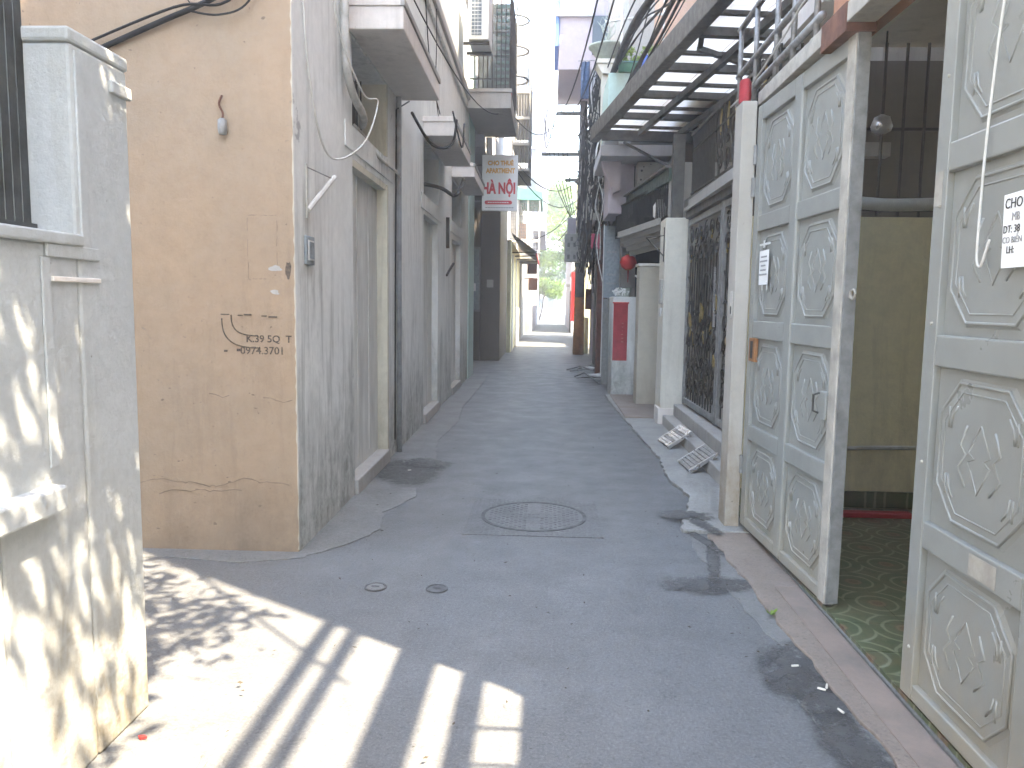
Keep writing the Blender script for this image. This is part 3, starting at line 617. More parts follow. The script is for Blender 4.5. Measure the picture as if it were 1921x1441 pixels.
for y in (0.1, 0.6): MB().bar((-0.25, y, -0.03), (0.17, y, -0.03), 0.04).build('bracket', 'dark_iron', ac)
ld = thing('caged_ladder', 'grey ladder with safety hoops above the left side', 'ladder', (-0.80, 16.9, 5.6))
for x in (-0.12, 0.02): MB().tube([(x, 0, 0), (x, 0, 4.2)], 0.018, 6).build('stile', 'rail_steel', ld)
for k in range(12): MB().tube([(-0.12, 0, 0.2+0.33*k), (0.02, 0, 0.2+0.33*k)], 0.012, 5).build('rung', 'rail_steel', ld)
for z in (0.62, 1.22, 1.84, 2.5): MB().tube([(-0.15+0.42*math.sin(q*math.pi/14), -0.30*math.cos(q*math.pi/14), z+0.02*math.cos(q*0.3)) for q in range(15)], 0.024, 6).build('hoop', 'steel_grey', ld)
MB().tube([(0.27, 0, 0.5), (0.27, 0, 3.0)], 0.008, 5).build('cage_strip', 'rail_steel', ld)
lr = thing('stair_railing', 'grey stacked railings of the landings behind the caged ladder', 'railing', (-0.98, 19.4, 4.75))
for k in range(4):
    MB().box(0.0, 0.42, 0.0, 2.4, 0.62*k, 0.62*k+0.07).build('landing', 'concrete', lr)
    for q in range(7): MB().tube([(0.01+0.066*q, 0.02, 0.62*k+0.07), (0.01+0.066*q, 0.02, 0.62*k+0.6)], 0.012, 5).build('bar', 'steel_grey', lr)
    for q in range(9): MB().tube([(0.41, 0.1+0.27*q, 0.62*k+0.07), (0.41, 0.1+0.27*q, 0.62*k+0.6)], 0.012, 5).build('bar', 'steel_grey', lr)
aw = thing('cloth_awning', 'beige roller awning with orange scalloped fringe on the left', 'awning', (-1.65, 17.0, 5.06))
MB().prism([(0.0, 0.58), (0.0, 0.62), (0.76, 0.42), (0.76, 0.40)], 0.0, 0.04, 'y').build('side_panel', 'board_wood', aw)
MB().box(0.0, 0.74, 0.02, 0.05, 0.0, 0.46).build('front_cloth', 'board_wood', aw)
MB().box(0.0, 0.76, 0.0, 1.6, 0.50, 0.53).build('roof_cloth', 'board_wood', aw)
for k in range(9): MB().prism([(0.02+0.082*k, 0.60), (0.10+0.082*k, 0.60), (0.09+0.082*k, 0.54), (0.06+0.082*k, 0.52), (0.03+0.082*k, 0.54)], -0.01, 0.0, 'y').build('scallop', 'sign_orange', aw)
MB().box(-0.01, 0.77, -0.012, 0.02, 0.44, 0.50).build('dark_strip', 'dark_slat', aw)

# hanging sign board
sg = thing('sign_board', 'white hanging shop sign with large red lettering À NỘI', 'sign', (-1.46, 16.48, 3.44))
MB().box(0.0, 0.75, 0, 0.09, 0.0, 1.15).build('board', 'sign_white', sg, bevel=0.008)
SM = lambda x, z: face_mat((x, -0.002, z), (1, 0, 0), (0, 0, 1))
text('CHO THUÊ', 0.125, 'sign_orange', sg, SM(0.66, 0.94), align='RIGHT', bold=0.006, sx=0.85)
text('APARTMENT', 0.135, 'sign_orange', sg, SM(0.69, 0.78), align='RIGHT', bold=0.007, sx=0.78)
text('HÀ NỘI', 0.31, 'sign_red', sg, SM(0.71, 0.36), align='RIGHT', bold=0.014, sx=0.66)
pb = MB().prism([(0.10+0.04*math.cos(a), 0.17+0.04*math.sin(a)) for a in [R(90+30*k) for k in range(7)]]+[(0.60+0.04*math.cos(a), 0.17+0.04*math.sin(a)) for a in [R(-90+30*k) for k in range(7)]], -0.004, -0.0005, 'y').build('red_bar', 'sign_red', sg)
for k in range(9): MB().box(0.13+0.05*k, 0.165+0.05*k, -0.006, -0.0045, 0.16, 0.18).build('dash', 'sign_white', pb)
for k in range(11): MB().box(0.08+0.055*k, 0.12+0.055*k, -0.0025, -0.001, 0.055, 0.072).build('dash', 'ink_grey', sg)
for z in (0.2, 0.95): MB().tube([(-0.2, 0.05, z), (0.05, 0.05, z)], 0.018, 6).build('arm', 'steel_grey', sg)

f1 = thing('yellow_shop', 'small sunlit yellow house front on the left beyond the sign', 'house')
MB().box(-6, -1.16, 23.4, 30, 0, 3.4).build('wall', 'yellow_wall', f1, bevel=0.02)
MB().box(-6, -1.55, 23.4, 30, 3.4, 9).build('upper_wall', 'pale_wall', f1)
for y in (24.0, 26.4): MB().box(-1.18, -1.13, y, y+0.25, 0, 3.0).build('pilaster', 'pale_wall', f1)
MB().box(-1.165, -1.13, 26.8, 29.4, 0.02, 1.35).build('tiled_base', 'cream', f1)
ca = thing('corrugated_awning', 'black corrugated awning with red edge on the left', 'awning', (-1.16, 23.6, 3.05))
cr = MB()
for k in range(26): cr.prism([(0.0, 0.55), (0.0, 0.575), (0.75, 0.02), (0.75, 0.0)], 0.24*k, 0.24*k+0.15, 'y'); cr.prism([(0.0, 0.525), (0.0, 0.55), (0.75, -0.005), (0.75, -0.02)], 0.24*k+0.15, 0.24*k+0.24, 'y')
cr.build('sheet', 'corrugated', ca)
MB().box(0.73, 0.76, 0, 6.2, -0.09, -0.022).build('edge_trim', 'red_cloth', ca)
for k in range(4): MB().tube([(0, 0.3+1.8*k, 0.0), (0.7, 0.3+1.8*k, 0.02)], 0.02, 5).build('strut', 'dark_iron', ca)

f2 = thing('caged_house', 'house with barred upper balcony under a green awning', 'house')
MB().box(-6, -1.2, 30.02, 38, 0, 9.5).build('wall', 'concrete', f2)
MB().box(-1.9, -0.42, 30.0, 33.5, 3.18, 3.45).build('balcony_slab', 'concrete', f2)
for k in range(20): MB().box(-1.88+0.075*k, -1.865+0.075*k, 30.0, 30.02, 3.45, 5.4).build('bar', 'rail_steel', f2)
for k in range(16): MB().box(-1.9, -0.43, 29.98, 30.0, 3.5+0.12*k, 3.515+0.12*k).build('bar', 'rail_steel', f2)
for k in range(14): MB().box(-0.45, -0.43, 30.1+0.25*k, 30.13+0.25*k, 3.45, 5.4).build('bar', 'rail_steel', f2)
for x in (-1.9, -1.3, -0.9, -0.45): MB().box(x, x+0.05, 29.96, 30.03, 3.45, 5.45).build('post', 'ac_white', f2)
MB().box(-1.9, -0.42, 29.95, 30.04, 3.85, 3.95).build('hand_rail', 'ac_white', f2)
MB().box(-1.4, -0.95, 30.4, 30.9, 3.46, 4.6).build('laundry', 'salmon', f2)
MB().prism([(-1.95, 5.45), (-0.33, 5.42), (-0.33, 5.72), (-1.95, 6.05)], 29.8, 33.5, 'y').build('green_awning', 'green_tarp', f2)
f3 = thing('pale_tower_house', 'tall pale house rising behind the green awning', 'house')
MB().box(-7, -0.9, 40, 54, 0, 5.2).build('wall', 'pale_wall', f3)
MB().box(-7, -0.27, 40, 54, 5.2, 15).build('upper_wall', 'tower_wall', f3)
for k in range(3):
    w_ = MB().box(-1.35, -0.75, 39.96, 40.01, 6.6+2.8*k, 7.9+2.8*k).build('window', 'ac_dark', f3)
    MB().box(-1.40, -0.70, 39.9, 39.96, 6.5+2.8*k, 6.6+2.8*k).build('sill', 'pale_wall', w_)
    MB().box(-0.28, -0.15, 41, 44, 8.0+2.6*k, 8.12+2.6*k).build('string_course', 'pale_wall', f3)
f4 = thing('brown_shop', 'grey house front with a maroon hanging sign far down the alley', 'house')
MB().box(-6, -0.95, 38.02, 39.98, 0, 6).build('wall', 'concrete', f4)
for y, z, lab in ((33.0, 2.75, 'upper maroon box sign hanging far down the alley'), (35.0, 2.1, 'lower maroon sign hanging far down the alley')):
    s_ = thing('hanging_sign', lab, 'sign', (-0.95, y, z)); MB().box(0, 0.42, 0, 0.12, 0, 0.55).build('box', 'brown_steel', s_, bevel=0.02); MB().tube([(-0.3, 0.06, 0.5), (0.2, 0.06, 0.56)], 0.02, 5).build('arm', 'dark_iron', s_)

# ================================================================== RIGHT: gate house
gh = thing('gate_house', 'house with orange upper wall behind the grey steel gates', 'house')
MB().box(1.47, 6.0, 1.82, 4.25, 3.5, 13.2).build('upper_wall', 'orange_wall', gh)
MB().box(1.45, 1.60, 1.82, 4.25, 2.862, 3.5).build('front_wall', 'orange_wall', gh)
MB().box(1.5, 2.1, 0.5, 1.819, 10.4, 13.2).build('added_shade_block', 'orange_wall', gh)  # unseen block added to keep the sun off the peach wall
MB().box(2.6, 6.0, 4.25, 5.79, 3.5, 18).build('upper_wall', 'orange_wall', gh)
MB().box(1.62, 6.0, -3.0, 5.78, 3.34, 3.498).build('roof_slab', 'concrete_slab', gh)
MB().box(1.40, 3.7, 5.62, 5.76, 0, 2.14).build('back_wall', 'cream_dull', gh)
MB().box(3.6, 3.72, -3, 5.62, 0, 3.34).build('side_wall', 'cream_dull', gh)
MB().box(1.42, 1.60, -3.0, 1.35, 0, 3.30).build('front_wall', 'cream', gh, bevel=0.01)
MB().box(1.5, 6.0, -3.0, -2.8, 0, 3.34).build('side_wall', 'cream_dull', gh)
MB().box(1.70, 3.9, 6.05, 6.15, 0, 3.33).build('inner_wall', 'dark_column', gh)  # dark panel painted in place of the unlit room behind the bars
MB().box(1.76, 1.86, 2.6, 5.6, 3.06, 3.335).build('beam', 'cream', gh)
MB().box(1.37, 3.6, 5.6, 5.618, 0.05, 0.17).build('skirting', 'tile_floor', gh)
me = MB().prism([(-0.149, -0.149), (0.149, -0.149), (0.149, 0.149), (-0.149, 0.149)], 0, 0.018).mesh('floor_tile', 'tile_floor')
MB().box(1.36, 3.6, 0.8, 5.6, 0, 0.03).build('floor_bed', 'apron', gh)
for i in range(7):
    for j in range(16): inst(me, 'tile', gh, (1.52+0.3*i, 0.95+0.3*j, 0.030))
# grille over the yard wall
gg = thing('yard_grille', 'rusty iron bars above the cream yard wall inside the gate', 'grille', (0, 5.69, 2.14))
for k in range(16): MB().tube([(1.45+0.145*k, 0, 0), (1.45+0.145*k, 0, 1.2)], 0.011, 5).build('bar', 'dark_iron', gg)
for z in (0.06, 0.62): MB().bar((1.42, 0.02, z), (3.65, 0.02, z), 0.02).build('rail', 'dark_iron', gg)
rl_ = thing('plastic_roll', 'rolled white plastic sheet lying along the yard wall top', 'plastic roll', (0, 5.67, 2.19))
MB().tube(curve_pts([(1.75, 0, 0.04), (2.1, -0.01, 0.055), (2.4, 0, 0.04), (2.75, 0.01, 0.05)]), 0.045, 8).build('roll', 'tape', rl_, smooth=True)
tag(MB().tube(curve_pts([(1.5, 5.58, 0.50), (2.1, 5.585, 0.49), (2.4, 5.585, 0.50), (3.2, 5.585, 0.51)]), 0.016, 7).build('water_pipe', 'pvc'), 'thin water pipe running along the cream yard wall', 'pipe')
tp_ = thing('tap', 'small tap on the water pipe of the yard wall', 'tap', (2.08, 5.58, 0.49)); MB().tube([(0, 0, 0), (0, -0.03, -0.03), (0, -0.04, -0.12)], 0.012, 6).build('spout', 'stainless', tp_); MB().tube([(-0.025, -0.02, 0.03), (0.025, -0.02, 0.03)], 0.007, 5).build('handle', 'stainless', tp_)
tag(MB().box(1.75, 2.55, 5.32, 5.40, 0.049, 0.085).build('red_board', 'red_cloth', bevel=0.006), 'red plank lying on the yard tiles by the back wall', 'plank')
dl = thing('dome_lamp', 'shiny round lamp hanging behind the yard bars', 'lamp', (2.22, 5.45, 2.72))
MB().lathe([(0.01, 0.08), (0.05, 0.06), (0.07, 0.0), (0.06, -0.03), (0.03, -0.045), (0.0005, -0.05)], n=18).build('shade', 'stainless', dl, smooth=True); MB().tube([(0, 0, 0.07), (0, 0, 0.62)], 0.006, 5).build('stem', 'dark_iron', dl)
# the steel gate leaves
def emboss(w, h):
    e = MB(); c = min(w, h)*0.2
    def octo(m, cc): return [(m+cc, m), (w-m-cc, m), (w-m, m+cc), (w-m, h-m-cc), (w-m-cc, h-m), (m+cc, h-m), (m, h-m-cc), (m, m+cc)]
    for m, cc, r in ((0.045, c, 0.006), (0.075, c*0.9, 0.0035)):
        p = octo(m, cc); p.append(p[0]); e.tube([(x, 0, z) for x, z in p], r, 6, False)
    cx, cz = w/2, h/2; a, bb = w*0.15, h*0.2
    e.tube([(cx+a*x, 0, cz+bb*z) for x, z in ((0, 1), (0.7, 0.15), (0.3, 0), (0.7, -0.15), (0, -1), (-0.7, -0.15), (-0.3, 0), (-0.7, 0.15), (0, 1))], 0.004, 6, False)
    for sx in (-1, 1):
        e.tube([(cx+sx*a*x, 0, cz+bb*z) for x, z in ((0.9, 0.9), (1.3, 0.3), (0.9, 0.05), (1.4, -0.4), (0.8, -0.9))], 0.005, 5)
        for sz in (-1, 1):
            e.tube([(cx+sx*(w/2-0.10), 0, cz+sz*(h/2-0.2)), (cx+sx*(w/2-0.10), 0, cz+sz*(h/2-0.13))], 0.005, 5)
            e.tube([(cx+sx*(w/2-0.115), 0, cz+sz*(h/2-0.2)), (cx+sx*(w/2-0.125), 0, cz+sz*(h/2-0.155)), (cx+sx*(w/2-0.15), 0, cz+sz*(h/2-0.125))], 0.0045, 5)
    return e
def plate(w, h):
    e = MB(); c = min(w, h)*0.2
    def octo(m, cc): return [(m+cc, m), (w-m-cc, m), (w-m, m+cc), (w-m, h-m-cc), (w-m-cc, h-m), (m+cc, h-m), (m, h-m-cc), (m, m+cc)]
    A = [(x, 0.02, z) for x, z in octo(0.03, c)]; B = [(x, 0.012, z) for x, z in octo(0.045, c)]
    n = 8; e.v += A+B
    for i in range(n): e.f.append((i, (i+1) % n, n+(i+1) % n, n+i))
    e.f.append(tuple(range(n, 2*n)))
    return e
rows = [(0.12, 0.64), (0.74, 1.30), (1.41, 1.97), (2.07, 2.66)]
ST, MU = 0.085, 0.11
def leaf_gate(name, label, loc, rz, L, near_cream):
    G = thing(name, label, 'gate', loc, rz, 'grey steel gate leaves')
    z0, z1 = 0.06, 2.755
    pw = (L-2*ST-MU)/2
    MB().box(0, ST, 0, 0.05, z0, z1).build('stile', 'gate_steel', G, bevel=0.004)
    MB().box(L-ST, L, -0.004, 0.05, z0, z1).build('stile', 'gate_cream' if near_cream else 'gate_steel', G, bevel=0.004)
    MB().box(ST+pw, ST+pw+MU, -0.003, 0.048, z0, z1).build('stile', 'gate_steel', G, bevel=0.012)
    zz = [z0, rows[0][0], rows[0][1], rows[1][0], rows[1][1], rows[2][0], rows[2][1], rows[3][0], rows[3][1], z1]
    for col in range(2):
        x0 = ST if col == 0 else ST+pw+MU
        for k in range(0, 10, 2): MB().box(x0, x0+pw, 0.001, 0.047, zz[k], zz[k+1]).build('rail', 'gate_steel', G, bevel=0.006)
        for a, b_ in rows:
            p = MB().box(x0, x0+pw, 0.026, 0.034, a, b_).build('panel', 'gate_steel', G)
            q = plate(pw, b_-a).build('raised_field', 'gate_steel', p, bevel=0.003); q.location = (x0, 0.006, a)
            q = emboss(pw, b_-a).build('pressed_pattern', 'gate_steel', p, smooth=True); q.location = (x0, 0.018, a)
    return G, pw
d1 = Vector((1.366-1.302, 3.68-5.085)); L1 = d1.length
G1, pw1 = leaf_gate('gate_leaf', 'grey embossed steel gate leaf hung on the cream post, with small notice', (1.302, 5.085, 0), math.atan2(d1.y, d1.x), L1, True)
G2, pw2 = leaf_gate('gate_leaf', 'grey embossed steel gate leaf at the right edge, nearest the camera', (1.362, 2.86, 0), R(-90), 1.46, False)
MB().box(L1, L1+0.014, 0.004, 0.06, 0.07, 2.75).build('meeting_strip', 'steel_grey', G1)
tb = MB(); tb.tube([(L1+0.05+0.022*math.cos(q*0.5236), 0.03, 1.562+0.022*math.sin(q*0.5236)) for q in range(13)], 0.006, 6, False); tb.box(L1+0.012, L1+0.032, 0.026, 0.034, 1.545, 1.578)
tb.build('lock_ring', 'gate_cream', G1)
MB().box(L1-ST-0.09, L1-ST-0.01, -0.012, 0.03, 0.95, 1.09).build('lock_box', 'gate_steel', G1, bevel=0.006)
MB().tube([(L1-ST-0.085, -0.012, 0.98), (L1-ST-0.085, -0.04, 0.99), (L1-ST-0.085, -0.04, 1.07), (L1-ST-0.085, -0.012, 1.08)], 0.006, 6).build('handle', 'dark_iron', G1)
MB().box(ST-0.04, ST+0.07, -0.006, 0.02, 1.15, 1.30).build('letter_slot', 'wood_orange', G1, bevel=0.004)
MB().box(ST-0.01, ST+0.04, -0.0075, -0.0055, 1.17, 1.28).build('slot_opening', 'dark_void', G1)
for z in (0.4, 2.4): MB().tube([(0.0, -0.006, z), (0.0, -0.006, z+0.12)], 0.014, 8).build('hinge', 'steel_grey', G1)
for z in (0.25, 0.95, 1.45, 1.86, 2.3): MB().lathe([(0.007, 0), (0.006, 0.004), (0.001, 0.006)], n=8).build('rivet', 'gate_cream', G2).matrix_local = Matrix.Translation((ST*0.6, 0.0, z)) @ Matrix.Rotation(R(90), 4, 'X')
MB().box(0.40, 0.55, -0.0015, 0.0, 0.655, 0.725).build('paint_patch', 'gate_cream', G2)
MB().box(0.01, 0.06, -0.0015, 0.0, 1.86, 1.98).build('paint_patch', 'gate_cream', G2)
MB().box(0.24, L1-0.005, 0.012, 0.04, 0.046, 0.06).build('bottom_edge', 'dark_iron', G1)
# notices
n1 = thing('paper_notice', 'small white notice taped to the gate leaf by the post', 'notice', G1.location, G1.rotation_euler.z)
MB().quad((ST+0.085, -0.002, 1.635), (ST+0.255, -0.002, 1.635), (ST+0.262, -0.003, 1.845), (ST+0.08, -0.002, 1.842)).build('sheet', 'paper', n1)
for i, (a, b_) in enumerate(((0.115, 0.225), (0.10, 0.24), (0.12, 0.205), (0.11, 0.215), (0.095, 0.235))):
    z = 1.80-0.027*i; x = a
    rnd = random.Random(i)
    while x < b_:
        w_ = rnd.uniform(0.010, 0.022); MB().box(ST+x, ST+min(x+w_, b_), -0.0045, -0.0034, z, z+0.010).build('print_line', 'ink_grey', n1); x += w_+0.004
for x, z, w_, h in ((0.08, 1.875, 0.20, 0.012), (0.15, 1.86, 0.03, 0.045), (0.24, 1.60, 0.014, 0.05), (0.155, 1.60, 0.01, 0.04)): MB().box(ST+x, ST+x+w_, -0.004, -0.0025, z, z+h).build('tape', 'tape', n1)
n2 = thing('paper_notice', 'white rental notice at the right edge, first word CHO', 'notice', (1.362, 2.86, 0), R(-90))
MB().quad((0.452, -0.003, 1.625), (0.80, -0.003, 1.625), (0.80, -0.004, 1.855), (0.442, -0.003, 1.842)).build('sheet', 'paper', n2)
NM = lambda x, z: face_mat((x, -0.0048, z), (1, 0, 0), (0, 0, 1))
for s_, x, z, sz, mm in (('CHO THUÊ', 0.452, 1.80, 0.043, 'ink'), ('MB', 0.49, 1.763, 0.034, 'ink_grey'), ('DT: 38', 0.452, 1.728, 0.032, 'ink'), ('CO BIỂN', 0.452, 1.698, 0.027, 'ink_grey'), ('LH:', 0.475, 1.668, 0.030, 'ink')): text(s_, sz, mm, n2, NM(x, z), 'print_line', sx=0.9)
tag(MB().tube(curve_pts([(1.352, 2.475, 2.50), (1.345, 2.49, 2.3), (1.345, 2.515, 2.0), (1.345, 2.52, 1.78), (1.345, 2.518, 1.66), (1.345, 2.495, 1.635), (1.345, 2.475, 1.67), (1.347, 2.458, 1.715)], 6), 0.0042, 6).build('cord', 'cable_white', smooth=True), 'pale cord hanging in a hook shape on the nearest gate leaf', 'cord')
# post, head beam, railing
ps = thing('gate_post', 'flaking cream post carrying the far gate leaf', 'post', (1.25, 5.19, 0))
MB().box(-0.045, 0.05, -0.09, 0.10, 0, 2.80).build('shaft', 'post_paint', ps, bevel=0.006)
MB().box(-0.052, -0.046, -0.06, 0.0, 1.42, 1.60).build('bell_box', 'pvc', ps, bevel=0.003)
MB().box(-0.056, -0.0525, -0.05, -0.03, 1.45, 1.50).build('bell_button', 'dark_iron', ps)
MB().box(0.03, 0.055, -0.105, -0.091, 2.2, 2.32).build('hinge', 'steel_grey', ps)
tag(MB().prism(blob(1.24, 5.2, 0.042, 0.06, 12, 0.35, 2), 2.801, 2.95).build('red_wrap', 'red_cloth', bevel=0.02), 'red cloth wrapped round the top of the cream gate post', 'cloth')
MB().box(1.31, 1.44, 1.35, 5.14, 2.775, 2.862).build('head_beam', 'gate_cream', gh, bevel=0.005)
MB().box(1.304, 1.445, 3.66, 3.98, 2.735, 2.8665).build('beam_patch', 'brown_steel', gh, bevel=0.004)
tr_ = thing('terrace_railing', 'grey tube railing on top of the gate beam', 'railing', (1.40, 0, 2.862))
for z in (0.16, 0.36, 0.70): MB().tube([(0, 4.26, z), (0, 6.1, z)], 0.022, 8).build('rail', 'rail_steel', tr_, smooth=True)
for y in (4.35, 4.75, 5.1, 5.6, 6.05): MB().tube([(0, y, 0), (0, y, 0.72)], 0.018, 8).build('post', 'rail_steel', tr_, smooth=True)
cable('wall_cable', curve_pts([(1.42, 3.6, 3.15), (1.41, 4.1, 3.05), (1.38, 4.45, 3.18), (1.36, 4.8, 3.10), (1.35, 5.5, 3.0), (1.33, 6.0, 2.98)]), 0.007, 'cable_white', 'pale cable draped over the railing above the gate', 'cables above the gate')

# ------------------------------------------------------------------ roof frame on the yard roof, out of the picture, that the sun comes through
rf = thing('roof_frame', 'steel railing frame on the low roof behind the camera', 'railing', (1.50, 0, 3.3))
for z, w_, y0, y1 in ((0.02, 0.14, -2.8, 1.81), (0.62, 0.10, -2.8, 1.81), (1.10, 0.28, 0.2, 1.81), (1.95, 0.04, -2.8, 1.81), (2.25, 0.05, -2.8, 1.81)): MB().box(-0.03, 0.03, y0, y1, z, z+w_).build('rail', 'rail_steel', rf)
for y in (-2.7, -1.4, 0.1): MB().box(-0.04, 0.04, y, y+0.08, 0.0, 2.5).build('post', 'rail_steel', rf)
for y, z in ((1.2, 0.16), (1.42, 0.16)): MB().bar((0, y+0.16, z), (0, y, z+0.55), 0.025).build('brace', 'rail_steel', rf)

# ================================================================== RIGHT: house with the ornate gate
h2 = thing('ornate_gate_house', 'house behind the ornate iron gate with steel canopy', 'house')
MB().box(2.5, 6, 6.2, 10.2, 0, 4.3).build('wall', 'concrete', h2)
MB().box(4.0, 8, 5.8, 10.19, 4.3, 18).build('upper_wall', 'cream', h2)
MB().box(1.45, 2.5, 5.8, 5.92, 0, 2.1).build('side_wall', 'cream', h2)
MB().box(1.5, 2.5, 10.0, 10.12, 0, 3.3).build('side_wall', 'concrete', h2)
MB().box(2.46, 2.499, 6.6, 8.8, 0.3, 2.6).build('house_door', 'dark_void', h2)
MB().box(1.43, 2.5, 6.0, 9.5, 0, 0.15).build('step', 'concrete', h2, bevel=0.01)
MB().box(1.56, 2.5, 6.0, 9.5, 0.151, 0.29).build('step', 'concrete', h2, bevel=0.01)
MB().box(1.60, 2.5, 5.95, 9.5, 2.62, 2.72).build('balcony_slab', 'concrete', h2)
gp = thing('gate_pillar', 'cream pillar at the far end of the ornate gate', 'pillar', (1.56, 9.78, 0))
MB().box(-0.16, 0.235, -0.22, 0.22, 0, 2.56).build('shaft', 'cream', gp, bevel=0.01)
MB().box(-0.185, 0.10, -0.25, 0.1, 0, 0.23).build('plinth', 'concrete_slab', gp, bevel=0.008)
MB().box(-0.185, -0.161, -0.14, 0.02, 1.52, 1.82).build('meter_box', 'board_wood', gp, bevel=0.005)
MB().box(-0.18, -0.161, -0.12, -0.04, 1.36, 1.47).build('switch', 'ac_white', gp, bevel=0.004)
MB().box(-0.06, 0.08, 0.0, 0.12, 2.56, 3.6).build('steel_post', 'canopy_steel', gp)
cb = thing('corner_bracket', 'thin iron bracket on the alley side of the cream pillar', 'bracket', (1.40, 9.62, 2.25))
MB().tube([(-0.005, 0, -0.22), (-0.005, 0, 0.2)], 0.008, 5).build('upright', 'dark_iron', cb); MB().tube([(-0.005, 0, -0.15), (-0.18, 0.35, 0.1)], 0.008, 5).build('brace', 'dark_iron', cb); MB().tube([(-0.005, 0, 0.1), (-0.18, 0.35, 0.1)], 0.006, 5).build('arm', 'dark_iron', cb)

def spiral(cx, cz, r, turns, a0, s=1, y=0):
    n = int(14*turns); return [(cx+s*r*(1-0.85*i/n)*math.cos(a0+2*math.pi*turns*i/n), y, cz+r*(1-0.85*i/n)*math.sin(a0+2*math.pi*turns*i/n)) for i in range(n+1)]
scroll_me = MB().tube(spiral(0, 0, 0.11, 1.6, 0), 0.008, 5).mesh('scroll', 'dark_iron', True)
def leafshape(): 
    e = MB(); e.prism([(0, 0), (0.03, 0.04), (0.035, 0.09), (0.0, 0.16), (-0.035, 0.09), (-0.03, 0.04)], -0.006, 0.006, 'y'); return e
gold_me = leafshape().mesh('gold_leaf', 'brass_gold')
ogd = Vector((1.735-1.675, 6.1-9.48)); OL = ogd.length
og = thing('ornate_gate', 'dark wrought iron gate with scrolls and gold leaves', 'gate', (1.675, 9.48, 0.29), math.atan2(ogd.y, ogd.x))
for x0, x1 in ((0.02, 1.72), (1.76, 3.38)):
    for x in (x0, x1-0.06): MB().box(x, x+0.06, -0.025, 0.025, 0.02, 2.24).build('stile', 'steel_grey', og, bevel=0.004)
    for z in (0.03, 2.16): MB().box(x0+0.06, x1-0.06, -0.022, 0.022, z, z+0.07).build('rail', 'steel_grey', og, bevel=0.004)
    nb_ = 12
    for k in range(nb_):
        x = x0+0.13+k*(x1-x0-0.26)/(nb_-1)
        zt = 1.72+0.25*math.sin(math.pi*k/(nb_-1))
        MB().tube([(x, 0, 0.1), (x, 0, zt)], 0.009, 5).build('bar', 'dark_iron', og)
        if k % 2: inst(gold_me, 'gold_leaf', og, (x, -0.012, zt-0.85-0.1*(k % 4)), (0, R(25 if k % 4 == 1 else -25), 0))
        elif k % 4 == 0: inst(gold_me, 'gold_leaf', og, (x, 0, zt), (0, 0, 0), (0.7, 1, 0.7))
    for zc in (0.30, 0.55, 0.82, 1.05, 1.82, 2.02):
        for j in range(6):
            x = x0+0.2+j*(x1-x0-0.4)/5
            inst(scroll_me, 'scroll', og, (x, -0.012, zc), (0, R((j*77+zc*200) % 360), 0), (1 if j % 2 else -1, 1, 1))
    for q in range(3): MB().tube([(x0+0.12+(x1-x0-0.24)*i/16, -0.016, 0.75+0.3*q+0.22*math.sin(i*0.55+q)) for i in range(17)], 0.010, 5).build('vine', 'dark_iron', og)
MB().box(0, OL, -0.05, 0.05, 2.25, 2.36).build('head_rail', 'canopy_steel', og)
for k in range(5): inst(gold_me, 'gold_leaf', og, (0.4+0.62*k, -0.02, 0.95+0.11*(k % 3)), (0, R(-40), 0), (1.6, 1, 1.5))
MB().tube([(1.66, -0.05, 1.0), (1.66, -0.06, 1.6)], 0.012, 6).build('pull_handle', 'stainless', og)
# balcony railing over the gate
brl = thing('balcony_railing', 'dark wrought iron railing above the ornate gate', 'railing', (1.675, 9.48, 2.66), math.atan2(ogd.y, ogd.x))
MB().box(0, OL, -0.08, 0.03, 0, 0.09).build('base_beam', 'canopy_steel', brl); MB().bar((0, 0, 0.86), (OL, 0, 0.80), 0.05, 0.03).build('hand_rail', 'canopy_steel', brl)
for z in (0.17, 0.66): MB().bar((0, 0, z), (OL, 0, z-0.02), 0.018).build('rail', 'dark_iron', brl)
for k in range(16): MB().tube([(0.06+0.075*k, 0, 0.09), (0.06+0.075*k, 0, 0.86)], 0.009, 5).build('bar', 'dark_iron', brl)
for k in range(7):
    for zc in (0.3, 0.52):
        inst(scroll_me, 'scroll', brl, (1.42+0.3*k, 0, zc), (0, R((k*95+zc*300) % 360), 0), (1 if k % 2 else -1, 1, 1.1))
    MB().tube([(1.28+0.3*k+0.12*math.sin(i*0.7), 0.01*math.cos(i), 0.1+0.075*i) for i in range(11)], 0.013, 5).build('stem', 'dark_iron', brl)
    inst(gold_me, 'finial', brl, (1.42+0.3*k, 0, 0.56), (0, 0, 0), (1.2, 1, 1.6))
# steel canopy with translucent sheets
cdir = Vector((0.634-1.317, 12.195-7.148, 0)).normalized()
cy = thing('steel_canopy', 'dark steel canopy frame with pale translucent roofing sheets', 'canopy', (1.317, 7.148, 4.06), math.atan2(cdir.y, cdir.x))
S0, S1 = -1.9, 5.0   # along the alley; local -y is towards the house
MB().box(S0, S1, -0.06, 0.07, -0.10, 0.12).build('edge_beam', 'canopy_steel', cy, bevel=0.01)
for yy, w_ in ((-0.62, 0.06), (-1.22, 0.07), (-1.82, 0.06), (-2.4, 0.08)): MB().box(S0, S1, yy-w_/2, yy+w_/2, -0.05, 0.03).build('beam', 'canopy_steel', cy)
xs = [-1.6+0.56*k for k in range(13)]
for k, x in enumerate(xs):
    w_ = 0.10 if k % 2 == 0 else 0.05
    MB().box(x-w_/2, x+w_/2, -2.45, -0.061, 0.031, 0.031+w_*0.8).build('purlin', 'canopy_steel', cy)
